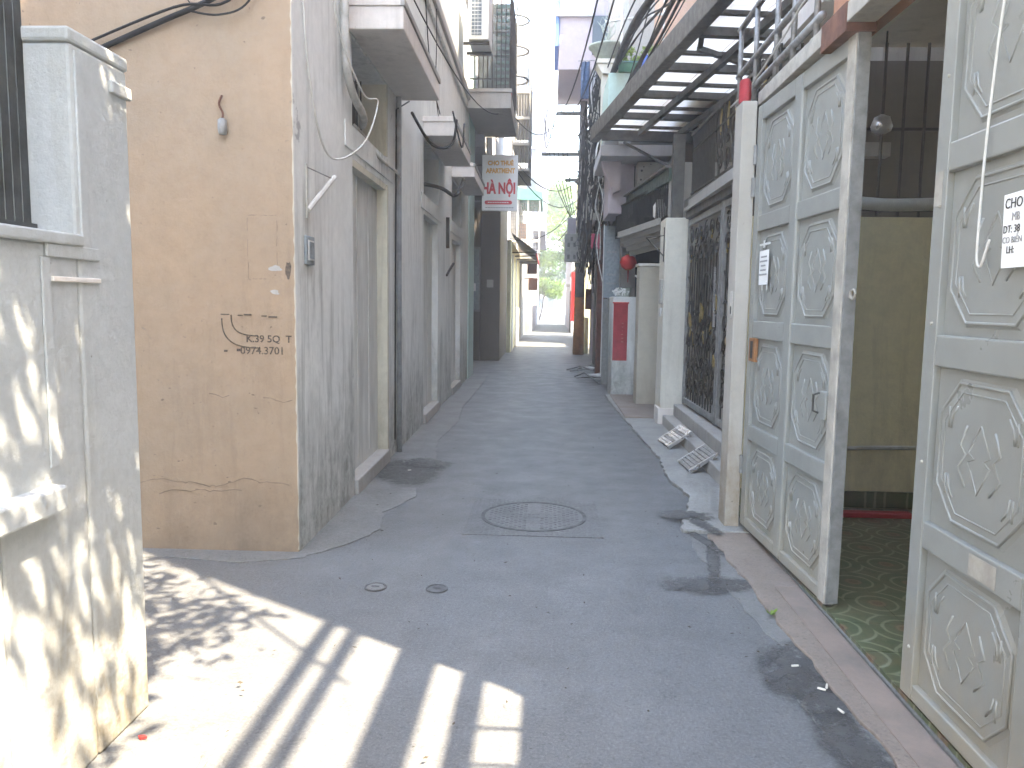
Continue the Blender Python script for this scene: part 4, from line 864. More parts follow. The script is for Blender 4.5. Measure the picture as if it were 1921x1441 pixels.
for k in range(len(xs)-1):
    for (ya, yb) in ((-0.64, -0.06), (-1.24, -0.64), (-1.84, -1.24), (-2.45, -1.84)):
        MB().box(xs[k], xs[k+1]-0.01, ya, yb-0.01, 0.118, 0.122).build('sheet', 'roof_sheet', cy)
MB().box(S1-0.32, S1-0.24, -2.45, -0.06, -0.12, 0.03).build('end_beam', 'canopy_steel', cy)
MB().bar((1.0, -0.3, 0.05), (-0.6, 0.05, 0.75), 0.05).build('tie_rod', 'canopy_steel', cy)
MB().bar((1.05, -0.3, 0.05), (1.9, -1.9, -0.02), 0.05).build('brace', 'canopy_steel', cy)
MB().bar((2.6, -1.6, -0.05), (2.6, -1.62, -0.55), 0.03).build('hanger', 'canopy_steel', cy)
# steel motorbike ramps on the step edge
for i, (x, y, rz, lab) in enumerate(((1.40, 8.10, 0.10, 'shiny ribbed ramp plate on the steps, farther from the camera'), (1.42, 6.95, 0.06, 'dull ribbed ramp plate on the steps, nearer the camera'))):
    rp = thing('ramp_plate', lab, 'ramp', (x, y, 0.03), rz, 'motorbike ramps')
    tilt = Matrix.Translation((-0.16, 0, 0)) @ Matrix.Rotation(R(-33), 4, 'Y')
    for yy in (-0.22, 0.20): MB().box(0, 0.30, yy, yy+0.02, 0.0, 0.03, tilt).build('side_rail', 'stainless', rp)
    for k in range(8): MB().box(0.005+0.037*k, 0.033+0.037*k, -0.20, 0.20, 0.016, 0.026, tilt).build('slat', 'stainless' if (i == 0 and k not in (2, 5)) else 'rail_steel', rp)

# ================================================================== RIGHT: house with the red banner
h3 = thing('banner_house', 'house with mint balcony and salmon upper wall on the right', 'house')
MB().box(1.78, 6, 10.2, 14.4, 4.3, 13).build('upper_wall', 'salmon', h3)
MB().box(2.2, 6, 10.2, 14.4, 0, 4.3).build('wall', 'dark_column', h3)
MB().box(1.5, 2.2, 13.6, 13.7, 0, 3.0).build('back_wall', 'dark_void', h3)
MB().box(0.76, 1.87, 12.3, 14.2, 3.80, 3.97).build('concrete_canopy', 'pale_wall', h3, bevel=0.01)
MB().box(0.95, 1.36, 13.0, 14.2, 3.0, 3.799).build('canopy_wall', 'lilac_wall', h3)
MB().box(1.37, 2.19, 13.2, 14.2, 3.0, 3.799).build('painted_shade_block', 'dark_void', h3)  # solid dark block; the shade behind the air conditioner is in its colour
MB().prism([(0.80, 3.799), (1.12, 3.799), (1.12, 3.35), (1.0, 3.3)], 12.75, 12.99, 'y').build('canopy_haunch', 'lilac_wall', h3)
MB().box(0.90, 2.2, 13.0, 13.1, 4.38, 5.25).build('balcony_parapet', 'mint', h3, bevel=0.01)
MB().box(0.90, 1.0, 13.1, 14.4, 4.38, 5.25).build('balcony_parapet', 'mint', h3, bevel=0.01)
MB().box(0.90, 2.2, 13.1, 14.4, 4.25, 4.37).build('balcony_slab', 'concrete', h3)
pc = thing('balcony_pillar', 'pale stone pillar with capital beside the mint balcony', 'pillar', (1.0, 14.62, 4.2))
MB().box(-0.12, 0.12, -0.12, 0.12, 0, 1.45).build('shaft', 'cream', pc, bevel=0.01); MB().prism([(-0.12, 1.45), (0.12, 1.45), (0.22, 1.62), (-0.22, 1.62)], -0.2, 0.2, 'y').build('capital', 'cream', pc); MB().box(-0.25, 0.25, -0.23, 0.23, 1.62, 1.70).build('slab', 'cream', pc, bevel=0.01)
bw = thing('plant_bowl', 'pale stone bowl with bare bonsai on the balcony pillar', 'planter', (0.97, 14.6, 5.90))
MB().lathe([(0.10, 0), (0.22, 0.10), (0.30, 0.22), (0.34, 0.24), (0.34, 0.27), (0.29, 0.27), (0.25, 0.2), (0.001, 0.2)], n=24).build('bowl', 'pot_stone', bw, smooth=True)
rnd = random.Random(21)
for k in range(9):
    a = rnd.uniform(0, 6.28); p = [(0, 0, 0.2), (0.03*math.cos(a), 0.03*math.sin(a), 0.4)]
    for q in range(4): p.append((p[-1][0]+rnd.uniform(-0.09, 0.09)+0.03*math.cos(a), p[-1][1]+rnd.uniform(-0.05, 0.05), p[-1][2]+rnd.uniform(0.05, 0.15)))
    MB().tube(p, [0.016, 0.013, 0.010, 0.008, 0.006, 0.004], 5).build('branch', 'pot_stone', bw)
def leaf_clump(o, name, centre, rad, n, size, mat, seed, flat=1.0):
    rnd = random.Random(seed); e = MB()
    for _ in range(n):
        while True:
            d = Vector((rnd.uniform(-1, 1), rnd.uniform(-1, 1), rnd.uniform(-1, 1)))
            if 0.25 < d.length < 1: break
        c = Vector(centre)+Vector((d.x*rad[0], d.y*rad[1], d.z*rad[2]))
        u = Vector((rnd.gauss(0, 1), rnd.gauss(0, 1), rnd.gauss(0, 1)*flat)).normalized(); w = u.orthogonal().normalized()
        w.rotate(Matrix.Rotation(rnd.uniform(0, 6.28), 3, u)); s = size*rnd.uniform(0.6, 1.3); x = w.cross(u)
        e.quad(c-w*s, c-w*s*0.2+x*s*0.38, c+w*s, c-w*s*0.2-x*s*0.38)
    return e.build(name, mat, o)
pp = thing('potted_plant', 'bright green leafy pot plant on the balcony by the salmon wall', 'plant', (1.66, 13.3, 5.25))
MB().lathe([(0.10, 0), (0.15, 0.22), (0.16, 0.22), (0.13, 0.2), (0.001, 0.19)], n=16).build('pot', 'brown_steel', pp); leaf_clump(pp, 'foliage', (0, 0, 0.36), (0.32, 0.2, 0.16), 260, 0.05, 'leaf_light', 31)
pp = thing('potted_plant', 'small leafy plant in the green trough on the mint balcony', 'plant', (1.22, 13.05, 5.25))
MB().box(-0.16, 0.16, -0.09, 0.09, 0, 0.15).build('trough', 'green_plastic', pp, bevel=0.01); MB().box(-0.17, 0.17, -0.1, 0.1, 0.15, 0.17).build('trough_rim', 'green_tarp', pp); leaf_clump(pp, 'foliage', (0, 0, 0.28), (0.2, 0.1, 0.13), 120, 0.045, 'leaf_light', 33)
bt = thing('water_bottle', 'large blue plastic water bottle on the balcony edge', 'bottle', (1.50, 13.05, 5.25))
MB().lathe([(0.075, 0), (0.08, 0.02), (0.08, 0.12), (0.074, 0.13), (0.078, 0.19), (0.05, 0.25), (0.028, 0.27), (0.028, 0.30), (0.001, 0.30)], n=16).build('body', 'blue_plastic', bt, smooth=True); MB().lathe([(0.03, 0.29), (0.03, 0.315), (0.001, 0.316)], n=12).build('cap', 'ac_white', bt)
fr2 = thing('clothes_frame', 'white pipe frame standing over the mint balcony', 'frame', (0.95, 13.05, 5.25))
for x in (0.15, 0.83): MB().tube([(x, 0, 0), (x, 0, 2.2)], 0.025, 6).build('upright', 'ac_white', fr2)
MB().tube([(-0.1, 0.4, 0.95), (1.1, 0.1, 1.0)], 0.02, 6).build('cross_rail', 'ac_white', fr2)

a3 = thing('air_conditioner', 'dusty outdoor air conditioner under the white concrete canopy', 'air conditioner', (1.62, 12.55, 3.36), 0, 'outdoor air conditioners')
MB().box(-0.26, 0.26, 0, 0.3, 0, 0.40).build('casing', 'check_light', a3, bevel=0.015)
for x, z, r in ((-0.19, 0.26, 0.018), (-0.16, 0.32, 0.012), (-0.2, 0.12, 0.016), (0.1, 0.1, 0.014), (-0.05, 0.36, 0.01)): MB().prism([(x+r*math.cos(q*0.785), z+r*math.sin(q*0.785)) for q in range(8)], -0.003, 0.002, 'y').build('rust_hole', 'dark_void', a3)
for x in (-0.2, 0.2): MB().bar((x, 0.02, -0.03), (x, 0.5, -0.03), 0.04).build('bracket', 'dark_iron', a3)
ct = thing('camera_box', 'small white security camera box on the concrete canopy', 'camera', (1.12, 12.22, 3.972))
MB().box(-0.09, 0.09, -0.02, 0.1, 0, 0.20).build('junction_box', 'ac_white', ct, bevel=0.006); MB().lathe([(0.05, 0), (0.05, 0.03), (0.03, 0.05), (0.001, 0.055)], n=14).build('lens', 'pvc', ct).matrix_local = Matrix.Translation((0, -0.02, 0.09)) @ Matrix.Rotation(R(90), 4, 'X')
tag(MB().tube([(1.11, 12.2, 3.98), (1.60, 10.4, 3.28)], 0.022, 6).build('stay_rod', 'dark_iron'), 'dark slanting rod between camera box and steel post', 'rod')
gb = thing('green_beam', 'green steel channel beam slanting above the plank eave', 'beam')
MB().bar((1.50, 9.95, 3.14), (1.13, 14.8, 3.22), 0.05, 0.16).build('web', 'green_steel', gb); MB().bar((1.485, 9.95, 3.235), (1.115, 14.8, 3.315), 0.12, 0.03).build('flange', 'rail_steel', gb)
er = thing('barred_railing', 'close dark bars railing above the plank eave', 'railing')
a_, b2 = Vector((1.52, 10.2, 2.62)), Vector((1.12, 13.4, 2.62))
for k in range(38): p = a_.lerp(b2, k/37); MB().tube([p, p+Vector((0, 0, 0.52))], 0.009, 5).build('bar', 'dark_iron', er)
for z in (0.02, 0.5): MB().bar(a_+Vector((0, 0, z)), b2+Vector((0, 0, z)), 0.025).build('rail', 'dark_iron', er)
wj = thing('enamel_jar', 'white glass jar hanging behind the close bars', 'jar', (1.5, 10.9, 2.68)); MB().lathe([(0.05, 0), (0.085, 0.04), (0.09, 0.18), (0.05, 0.25), (0.05, 0.27), (0.001, 0.27)], n=16).build('body', 'paper', wj, smooth=True)
ev = thing('plank_eave', 'sloping grey plank eave over the recessed entrance', 'eave')
for k in range(5):
    off = Vector((0.05*k, 0.03*k, -0.065*k)); p0 = Vector((1.44, 10.35, 2.60))+off; p1 = Vector((1.03, 11.9, 2.55))+off
    MB().bar(p0, p1, 0.02, 0.09).build('plank', 'board_wood', ev)
MB().box(1.2, 2.2, 11.4, 13.5, 2.5, 2.58).build('ceiling', 'concrete', ev)
ep = thing('entrance_pier', 'beige pier between cream pillar and banner block', 'pier', (1.46, 11.45, 0)); MB().box(-0.16, 0.2, -0.15, 0.2, 0, 2.06).build('shaft', 'beige', ep, bevel=0.01); MB().box(-0.18, 0.22, -0.17, 0.22, 2.06, 2.10).build('cap', 'cream', ep, bevel=0.006)
struct(MB().box(1.02, 1.8, 9.99, 12.5, 0, 0.05).build('pavement', 'pinkish', bevel=0.01))
bk = thing('gate_block', 'low white wall block carrying the red banner', 'wall', (1.27, 12.9, 0)); MB().box(-0.24, 0.25, -0.4, 0.4, 0, 1.63).build('block', 'grey_white', bk, bevel=0.012)
bn = thing('red_banner', 'narrow red hanging scroll on the white block', 'banner', (1.155, 12.492, 0.60))
MB().box(-0.115, 0.115, -0.006, 0.004, 0, 0.92).build('cloth', 'red_cloth', bn); MB().tube([(-0.13, -0.003, 0.93), (0.13, -0.003, 0.93)], 0.012, 6).build('rod', 'red_bright', bn)
rnd = random.Random(8)
for k in range(6):
    for q in range(1): MB().box(0.025+rnd.uniform(-0.01, 0.01), 0.05+rnd.uniform(-0.01, 0.01), -0.008, -0.0065, 0.30+0.06*k+0.014*q, 0.307+0.06*k+0.014*q).build('brush_stroke', 'salmon', bn)
pt = thing('stone_planter', 'small stone planter with white flowers on the banner block', 'planter', (1.22, 12.75, 1.63)); MB().lathe([(0.10, 0), (0.13, 0.15), (0.14, 0.15), (0.12, 0.13), (0.001, 0.13)], n=14).build('pot', 'pot_stone', pt); leaf_clump(pt, 'foliage', (-0.06, -0.1, 0.08), (0.14, 0.12, 0.07), 120, 0.03, 'paper', 41)
lt = thing('paper_lantern', 'round red lantern hanging in the dark entrance', 'lantern', (1.30, 12.95, 2.2))
MB().lathe([(0.05, -0.12), (0.11, -0.08), (0.14, 0), (0.11, 0.08), (0.05, 0.12)], n=16).build('body', 'red_bright', lt, smooth=True)
for z in (-0.13, 0.12): MB().lathe([(0.05, 0), (0.05, 0.015), (0.001, 0.015)], (0, 0, z), 12).build('cap', 'brass_gold', lt)
MB().tube([(0, 0, 0.13), (0, 0, 0.36)], 0.004, 4).build('string', 'dark_iron', lt); MB().tube([(0, 0, -0.13), (0, 0, -0.33)], [0.012, 0.006], 6).build('tassel', 'red_cloth', lt)
tag(MB().tube([(1.42, 12.9, 1.98), (1.52, 12.6, 1.90)], 0.018, 8).build('streak_rod', 'paper'), 'short white rod added for the bright streak in the dark entrance', 'lamp')  # white rod stands in for a streak of reflected light
gs = thing('grey_sign_panel', 'tall narrow blue grey panel with faint print on the right', 'sign', (1.11, 14.0, 0.0))
MB().box(-0.14, 0.14, 0, 0.05, 1.62, 2.90).build('panel', 'blue_plate', gs, bevel=0.005); MB().box(-0.155, -0.141, -0.01, 0.06, 0.2, 2.92).build('edge', 'ac_white', gs); MB().box(-0.14, 0.16, 0.0, 0.07, 0.05, 1.60).build('base_panel', 'steel_grey', gs)
for z in (2.42, 2.02, 1.86): 
    for k in range(4): MB().box(-0.09+0.045*k, -0.055+0.045*k, -0.003, -0.0005, z, z+0.035).build('print_mark', 'ink_grey', gs)

# ================================================================== RIGHT, farther on
h4 = thing('shaded_house', 'shaded grey brown house front behind the cables on the right', 'house')
MB().box(1.32, 6, 14.42, 20, 0, 10.6).build('wall', 'concrete', h4)
MB().box(0.98, 1.14, 15.9, 16.2, 0, 3.9).build('column', 'brown_steel', h4, bevel=0.01); MB().box(1.02, 1.3, 17.4, 17.8, 0, 3.9).build('column', 'dark_column', h4, bevel=0.01)
MB().box(0.85, 1.32, 15.2, 19.8, 3.9, 4.1).build('ledge', 'concrete', h4); MB().box(0.90, 1.32, 16.2, 17.2, 3.2, 3.89).build('awning_box', 'lilac_wall', h4)
mb_ = thing('magenta_box', 'small magenta letter box hanging on the brown column', 'box', (0.93, 15.85, 2.62)); MB().box(-0.10, 0.08, -0.06, 0.045, 0, 0.30).build('body', 'magenta', mb_, bevel=0.015); MB().box(-0.04, 0.03, -0.064, -0.06, 0.0, 0.03).build('slot', 'dark_void', mb_)
for i, (x, y, a, lab_) in enumerate(((0.95, 14.9, 0.5, 'folded steel rack lying by the grey sign panel'), (0.93, 16.6, 0.9, 'folded steel rack lying by the brown column'))):
    rk = thing('steel_rack', lab_, 'rack', (x, y, 0.02), a, 'folded racks by the wall')
    for q in (-0.22, 0.22): MB().tube([(q, -0.45, 0.0), (q, 0.1, 0.16), (q*0.9, 0.5, 0.05)], 0.016, 6).build('side_tube', 'rail_steel', rk)
    for q in range(5): MB().tube([(-0.22, -0.4+0.2*q, 0.03+0.03*(2-abs(q-2))), (0.22, -0.4+0.2*q, 0.03+0.03*(2-abs(q-2)))], 0.011, 5).build('rung', 'rail_steel', rk)
    MB().box(-0.12, 0.14, -0.2, 0.15, 0.1, 0.13).build('tray', 'ac_white', rk)
h5 = thing('lilac_house', 'tall lilac house with overhanging upper storey and blue sheeting', 'house')
MB().box(1.25, 6, 20.02, 23.5, 0, 12).build('wall', 'lilac_wall', h5); MB().box(0.13, 1.249, 20.02, 23.5, 7.35, 12).build('overhang', 'lilac_wall', h5, bevel=0.01)
MB().box(0.05, 1.0, 19.9, 20.0, 8.6, 8.75).build('string_course', 'pale_wall', h5); MB().box(0.02, 0.12, 19.95, 22, 7.9, 9.6).build('blue_sheet', 'blue_tarp', h5)
MB().box(0.95, 1.5, 19.9, 20.01, 7.7, 8.6).build('window', 'ac_dark', h5)
# washing on a line
cl = [('jeans', 'dark blue jeans hanging on the line by the cables', 'denim', 0.72, 0.20, 6.1, 6.9), ('shirt', 'pale shirt hanging beside the jeans', 'shirt', 0.90, 0.12, 6.0, 6.75), ('cloth', 'purple cloth hanging right of the jeans', 'purple_cloth', 1.02, 0.12, 6.15, 6.7)]
for nm, lab, m_, x, w_, z0, z1 in cl:
    e = MB(); n = 8
    for i in range(n):
        for j in range(6):
            def q(i, j): return (x-w_/2+w_*i/n*(1-0.1*j/6), 17.9+0.03*math.sin(i*1.6+j*0.7), z1-(z1-z0)*j/6)
            def r_(i, j): p = q(i, j); return (p[0], p[1]+0.02, p[2])
            e.quad(q(i, j), q(i+1, j), q(i+1, j+1), q(i, j+1)); e.quad(r_(i, j), r_(i, j+1), r_(i+1, j+1), r_(i+1, j))
    tag(e.build('hanging_'+nm, m_, smooth=True), lab, 'clothes', 'washing on the line')
tag(MB().tube([(0.55, 17.92, 6.92), (1.4, 17.92, 6.95)], 0.012, 5).build('washing_rail', 'rail_steel'), 'thin rail carrying the washing on the right', 'rail')

pole = thing('utility_pole', 'concrete utility pole with orange painted foot', 'pole', (0.90, 23.1, 0))
MB().lathe([(0.165, 0), (0.15, 1.70)], n=18).build('painted_foot', 'orange_paint', pole, smooth=True); MB().lathe([(0.149, 1.70), (0.10, 8.6), (0.001, 8.61)], n=18).build('shaft', 'pole_concrete', pole, smooth=True)
MB().lathe([(0.17, 2.60), (0.17, 2.76)], n=18).build('clamp', 'green_steel', pole)
for x0, x1, z in ((-0.80, 0.05, 6.98), (-1.2, 0.1, 5.83), (-0.5, 0.4, 5.1)): MB().box(x0, x1, -0.16, -0.10, z-0.05, z+0.05).build('cross_arm', 'steel_grey', pole)
mc = thing('meter_cabinet', 'grey checkered meter cabinet strapped to the utility pole', 'cabinet', (0.82, 22.62, 2.72)); MB().box(-0.40, 0.40, -0.1, 0.28, 0, 0.80).build('casing', 'check_light', mc, bevel=0.015)
for i in range(8):
    for j in range(4):
        if (i+j) % 2 == 0 and j != 1: MB().box(-0.32+0.085*i, -0.25+0.085*i, -0.108, -0.1, 0.08+0.17*j, 0.2+0.17*j).build('window', 'check_dark', mc)
for x in (-0.02, 0.02): MB().box(x-0.008, x+0.008, -0.112, -0.1005, 0.0, 0.80).build('seam', 'dark_iron', mc)
MB().box(-0.33, -0.08, -0.05, 0.2, 0.80, 1.25).build('upper_box', 'lilac_wall', mc, bevel=0.01)
tag(MB().box(1.07, 1.24, 22.85, 23.05, 1.35, 1.95).build('fuse_box', 'brown_steel', bevel=0.01), 'dark red fuse box just right of the utility pole', 'box')

h6 = thing('yellow_house', 'sunlit yellow house behind the utility pole', 'house'); MB().box(1.12, 6, 29.0, 35, 0, 7).build('wall', 'yellow_wall', h6, bevel=0.02)
for y in (30.2, 32.4): d_ = MB().box(1.09, 1.13, y, y+1.0, 0, 2.2).build('door', 'dark_void', h6)
MB().box(0.9, 1.13, 29.6, 34.5, 2.7, 2.8).build('awning', 'concrete', h6)
tag(MB().box(1.10, 1.22, 23.55, 28.95, 0, 1.1).build('low_wall', 'yellow_wall', bevel=0.02), 'low cream wall beyond the utility pole', 'wall')
h7 = thing('far_house', 'pale house far down the right side', 'house'); MB().box(1.15, 6, 40, 55, 0, 6).build('wall', 'pale_wall', h7, bevel=0.02); MB().box(1.11, 1.16, 41, 42, 0, 2.2).build('door', 'dark_void', h7); MB().box(0.95, 1.2, 43, 45, 2.5, 2.62).build('awning', 'concrete', h7)
rb = thing('red_flag', 'red banner flag on the right just past the pole', 'flag', (0.98, 27.0, 0.4)); MB().tube([(0, 0, 0), (0, 0, 2.3)], 0.02, 6).build('staff', 'rail_steel', rb); MB().box(-0.22, -0.01, -0.01, 0.01, 0.5, 2.2).build('cloth', 'red_bright', rb)
f8 = thing('far_left_house', 'pale house far down the left side', 'house'); MB().box(-6, -0.9, 54.1, 66, 0, 6).build('wall', 'pale_wall', f8, bevel=0.02); MB().box(-0.91, -0.86, 56, 57.2, 0, 2.2).build('door', 'ac_dark', f8)
eh = thing('end_house', 'pale house closing the view at the far end', 'house'); MB().box(-14, 16, 104, 112, 0, 6.5).build('wall', 'pale_wall', eh)
for k in range(6): w_ = MB().box(-3+1.4*k, -2.1+1.4*k, 103.93, 104, 1.0, 2.3).build('window', 'ac_dark', eh)

# ------------------------------------------------------------------ trees
def tree(name, label, loc, h, crown, n, leaf, size, seed, lean=(0, 0), group='trees', clumps=14, r0=0.16, centres=None):
    T = thing(name, label, 'tree', loc, 0, group); rnd = random.Random(seed); tk = MB()
    top = Vector((lean[0], lean[1], h*0.72)); tk.tube([(0, 0, -0.1), top*0.35+Vector((0.08, 0, 0)), top*0.7, top], [r0, r0*0.8, r0*0.55, r0*0.3], 8)
    cs = []
    for k in range(clumps):
        a = rnd.uniform(0, 6.28); rr = rnd.uniform(0.25, 0.95)
        c = Vector((lean[0]+crown[0]*rr*math.cos(a), lean[1]+crown[1]*rr*math.sin(a), h-crown[2]+crown[2]*rnd.uniform(-0.85, 0.95)*math.sqrt(max(0.1, 1-rr*rr))))
        cs.append(c); s = top*rnd.uniform(0.45, 0.95); m_ = s.lerp(c, 0.5)+Vector((rnd.uniform(-.2, .2), rnd.uniform(-.2, .2), 0.15))
        tk.tube([s, m_, c], [r0*0.32, r0*0.2, r0*0.07], 5)
    if centres:
        cs = []
        for x, y, z, k in centres:
            c = Vector((x-loc[0], y-loc[1], z)); cs += [c]*k
            tk.tube([top*0.85, (top*0.85).lerp(c, 0.55)+Vector((0, 0, 0.1)), c], [r0*0.3, r0*0.18, r0*0.06], 5)
    tk.build('trunk', 'bark', T, smooth=True)
    e = MB()
    for i in range(n):
        c = rnd.choice(cs); d = Vector((rnd.gauss(0, 1), rnd.gauss(0, 1), rnd.gauss(0, 0.7)))
        c = c+Vector((d.x*crown[0]*0.17, d.y*crown[1]*0.17, d.z*crown[2]*0.17))
        u = Vector((rnd.gauss(0, 1), rnd.gauss(0, 1), rnd.gauss(0, 1)+0.6)).normalized(); w = u.orthogonal().normalized(); w.rotate(Matrix.Rotation(rnd.uniform(0, 6.28), 3, u)); x = w.cross(u); s = size*rnd.uniform(0.6, 1.3)
        e.quad(c-w*s, c-w*s*0.1+x*s*0.42, c+w*s, c-w*s*0.1-x*s*0.42)
    e.build('crown', leaf, T); return T
tree('shade_tree', 'leafy tree standing tall at the far end of the alley', (2.6, 63, 0), 11.5, (3.4, 3.0, 3.8), 9000, 'leaf_light', 0.16, 3, (-1.6, 0), clumps=24)
tree('shade_tree', 'darker tree behind the tall one at the far end', (-1.6, 74, 0), 8.5, (4.2, 3.0, 3.0), 7000, 'leaf_blue', 0.18, 5, (1.5, 0), clumps=22)
tree('shade_tree', 'low yellow green bush tree at the end of the alley', (-0.9, 69, 0), 4.2, (1.8, 1.5, 1.4), 3500, 'leaf_light', 0.12, 8, (0.6, 0), clumps=14, r0=0.08)
tree('shade_tree', 'wide tree at the far right end of the alley', (7.5, 80, 0), 10, (5, 3, 4), 7000, 'leaf', 0.2, 9, clumps=22)
# the garden tree behind the camera whose branches dapple the white wall and the ground
tree('garden_tree', 'leafy tree leaning out of the garden behind the camera', (-2.0, 0.3, 0), 5.0, (1.0, 1.0, 0.8), 3300, 'leaf', 0.058, 12, (0.9, 0.9), clumps=1, r0=0.07,
     centres=[(0.05, 1.68, 4.15, 3), (0.27, 2.25, 4.15, 2), (0.2, 2.1, 4.2, 2), (-0.33, 2.70, 4.2, 2), (-0.23, 2.2, 4.2, 2), (-0.03, 2.4, 4.2, 2), (-0.13, 1.85, 4.2, 2), (0.12, 1.95, 4.15, 1), (-0.42, 2.45, 4.3, 2), (-0.25, 1.68, 4.6, 10), (-0.12, 1.58, 4.4, 10), (-0.3, 1.45, 4.9, 8), (-0.02, 1.62, 4.2, 6), (-0.15, 1.3, 4.7, 6), (-0.07, 1.0, 4.4, 3), (0.16, 1.12, 4.2, 2), (0.1, 0.5, 4.5, 4), (-0.2, 0.75, 4.9, 5)])
bh = thing('rear_house', 'plain house behind the camera on the left', 'house'); MB().box(-7, -2.6, -12, 2.0, 0, 6.2).build('wall', 'pale_wall', bh)
bh = thing('rear_house', 'plain house behind the camera on the right', 'house'); MB().box(1.5, 7, -14, -3.2, 0, 8).build('wall', 'cream', bh)

# ------------------------------------------------------------------ overhead cables
OC = 'overhead cables'; rnd = random.Random(17)
lab = ['thickest of the dark overhead cable bundles on the right', 'second thick overhead cable bundle beside the mint balcony', 'third dark overhead cable crossing the mint balcony', 'thin overhead cable crossing the salmon wall', 'thin overhead cable next to the white frame', 'slack overhead cable in front of the balcony pillar']
ends = [((0.92, 21, 5.6), (1.02, 12, 5.3), (1.20, 8.2, 4.95), 0.05), ((0.95, 20, 5.3), (1.18, 12, 4.9), (1.34, 8.2, 4.86), 0.032), ((0.95, 20, 5.2), (1.24, 12, 4.85), (1.42, 8.2, 4.9), 0.02),
        ((0.95, 20, 5.0), (1.30, 12, 4.9), (1.5, 8.2, 4.95), 0.009), ((0.93, 21, 5.8), (1.10, 12, 5.35), (1.3, 8.2, 5.05), 0.009), ((0.95, 19, 4.8), (1.12, 12.5, 4.6), (1.22, 8.2, 4.8), 0.009)]
for l_, (a, b_, c, r) in zip(lab, ends): cable('overhead_cable', curve_pts([a, b_, c, (1.75, 4.5, 5.6)]), r, 'cable_black', l_, OC)
for k in range(9):
    x0, z0 = 0.9+rnd.uniform(-0.1, 0.15), rnd.uniform(4.8, 6.6)
    cable('overhead_cable', curve_pts([(x0, rnd.uniform(18, 22), z0), (1.0+0.045*k, 12.3, z0-0.5+rnd.uniform(-0.3, 0.2)), (1.12+0.06*k, 8.3, 4.75+rnd.uniform(0, 0.5)), (1.7, 4.5, 5.5)]), rnd.choice((0.006, 0.008, 0.012)), 'cable_black',
          ('first', 'second', 'third', 'fourth', 'fifth', 'sixth', 'seventh', 'eighth', 'last')[k]+' from the left of the thin wires fanning over the mint balcony', OC)
cable('overhead_cable', sag((0.15, 22.9, 7.0), (0.62, 9.5, 5.6), 0.5), 0.014, 'cable_black', 'long overhead line from the upper cross arm, left of the pair', OC)
cable('overhead_cable', sag((0.40, 22.9, 7.0), (0.85, 9.5, 5.7), 0.6), 0.014, 'cable_black', 'long overhead line from the upper cross arm, right of the pair', OC)
cable('overhead_cable', curve_pts([(0.1, 30, 11.5), (0.0, 29, 9.5), (-0.25, 28.5, 8.0), (-0.2, 28, 7.0), (0.12, 23, 7.0)]), 0.02, 'cable_black', 'drooping cable against the sky strip in the middle', OC)
cable('overhead_cable', sag((-0.8, 16, 5.3), (0.0, 23, 6.6), 0.3), 0.010, 'cable_black', 'thin cable from the balcony across to the pole', OC)
for k, (a, b_, s, l_) in enumerate((((-0.75, 16.5, 4.45), (0.85, 23, 5.2), 0.5, 'upper cable crossing the alley behind the sign'), ((-0.75, 16.5, 4.3), (0.85, 23, 4.6), 0.5, 'middle cable crossing the alley behind the sign'), ((-1.2, 23, 3.4), (0.85, 23, 4.4), 0.4, 'lower cable crossing the alley beyond the sign'), ((-0.9, 30, 3.6), (0.85, 23.2, 4.2), 0.5, 'far cable crossing the alley towards the pole'), ((-0.3, 38, 5.0), (0.85, 23.2, 5.0), 0.5, 'farthest cable running along the alley to the pole'))):
    cable('overhead_cable', sag(a, b_, s), 0.011, 'cable_black', l_, OC)
for k in range(5):
    cable('overhead_cable', curve_pts([(-0.25+0.12*k, 22.95, 6.9-0.3*(k % 2)), (-0.1+0.13*k, 22.8, 6.0), (0.15+0.1*k, 22.8, 4.9), (0.62+0.04*k, 22.7, 3.9-0.1*k)]), 0.012, 'cable_black', ['leftmost', 'second', 'middle', 'fourth', 'rightmost'][k]+' of five wires dropping from the cross arms', OC)
cable('overhead_cable', sag((1.5, 1.39, 5.05), (-1.5, 4.38, 5.0), 0.05), 0.013, 'cable_black', 'cable crossing above the camera to the peach house', OC)
tg = thing('cable_tangle', 'dense tangle of black and pale cables hanging on the right', 'cables', (0, 0, 0))
black, pale = MB(), MB()
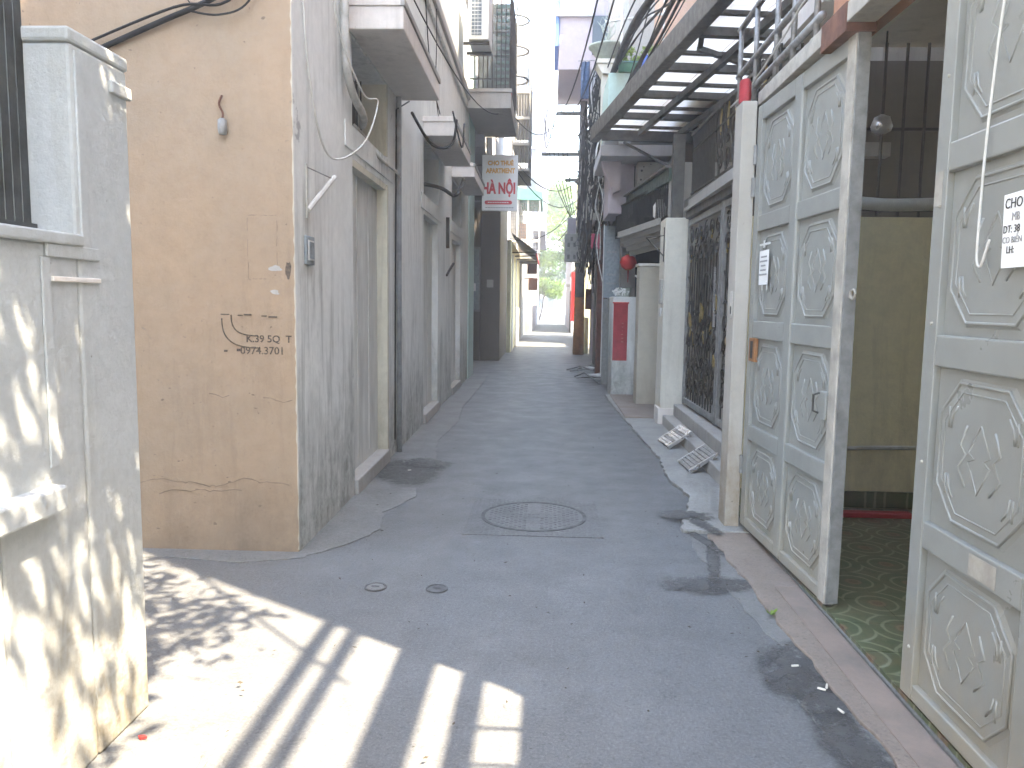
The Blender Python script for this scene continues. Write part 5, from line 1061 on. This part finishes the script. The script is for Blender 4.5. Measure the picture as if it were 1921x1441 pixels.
for k in range(270):
    y = rnd.uniform(14.9, 20.5); x = 0.78+0.32*rnd.random(); z0 = rnd.uniform(4.2, 6.4); z1 = z0-rnd.uniform(0.6, 2.6)
    p = [(x, y, z0)]
    for q in range(4): p.append((min(1.25, max(0.74, p[-1][0]+rnd.uniform(-0.13, 0.13))), p[-1][1]+rnd.uniform(-0.5, 0.6), z0+(z1-z0)*(q+1)/4+rnd.uniform(-0.15, 0.15)))
    (black if k % 6 else pale).tube(curve_pts(p, 5), rnd.uniform(0.007, 0.024), 4)
for k in range(14):
    c = Vector((rnd.uniform(0.85, 1.1), rnd.uniform(14.8, 16.5), rnd.uniform(4.0, 5.2))); r = rnd.uniform(0.08, 0.2)
    (black if k % 3 else pale).tube([c+Vector((r*math.cos(q*0.45)*(1+0.1*math.sin(q)), 0.03*math.sin(q*0.3), r*math.sin(q*0.45))) for q in range(30)], 0.009, 4)
for k in range(90):
    z = rnd.uniform(3.0, 6.8); p = [(0.9, 23, z), (0.9+rnd.uniform(-0.25, 0.2), 21.5, z-0.3+rnd.uniform(-0.3, 0.3)), (1.0+rnd.uniform(-0.15, 0.1), 19, z-0.5+rnd.uniform(-0.3, 0.3)), (1.0+rnd.uniform(-0.1, 0.1), 15.5, min(6, z-0.4+rnd.uniform(-0.5, 0.5)))]
    black.tube(curve_pts(p, 5), rnd.uniform(0.007, 0.016), 4)
stuff(black.build('black_cables', 'cable_black', tg)); stuff(pale.build('pale_cables', 'pvc', tg))
for x, y, z, w_, h in ((0.84, 16.2, 5.2, 0.22, 0.3), (1.0, 15.6, 4.75, 0.2, 0.22), (0.8, 15.8, 3.2, 0.18, 0.4)):
    tag(MB().box(x, x+w_, y, y+0.15, z, z+h).build('junction_box', 'check_light', bevel=0.01), ['pale junction box at the top of the cable tangle', 'square junction box low in the cable tangle', 'grey box at the foot of the cable tangle'][(0.84, 1.0, 0.8).index(x)], 'junction box')

# ------------------------------------------------------------------ haze volume added to lay a pale veil over the far alley
m = bpy.data.materials.new('air'); m.use_nodes = True; t = m.node_tree; t.nodes.remove(t.nodes['Principled BSDF'])
pv = t.nodes.new('ShaderNodeVolumePrincipled'); pv.inputs['Color'].default_value = (0.92, 0.95, 1.0, 1); pv.inputs['Density'].default_value = 0.007; pv.inputs['Anisotropy'].default_value = 0.3
t.links.new(pv.outputs[0], t.nodes['Material Output'].inputs['Volume']); MATS['air'] = m
stuff(MB().box(-310, 310, -160, 460, -1, 17).build('haze', 'air'))
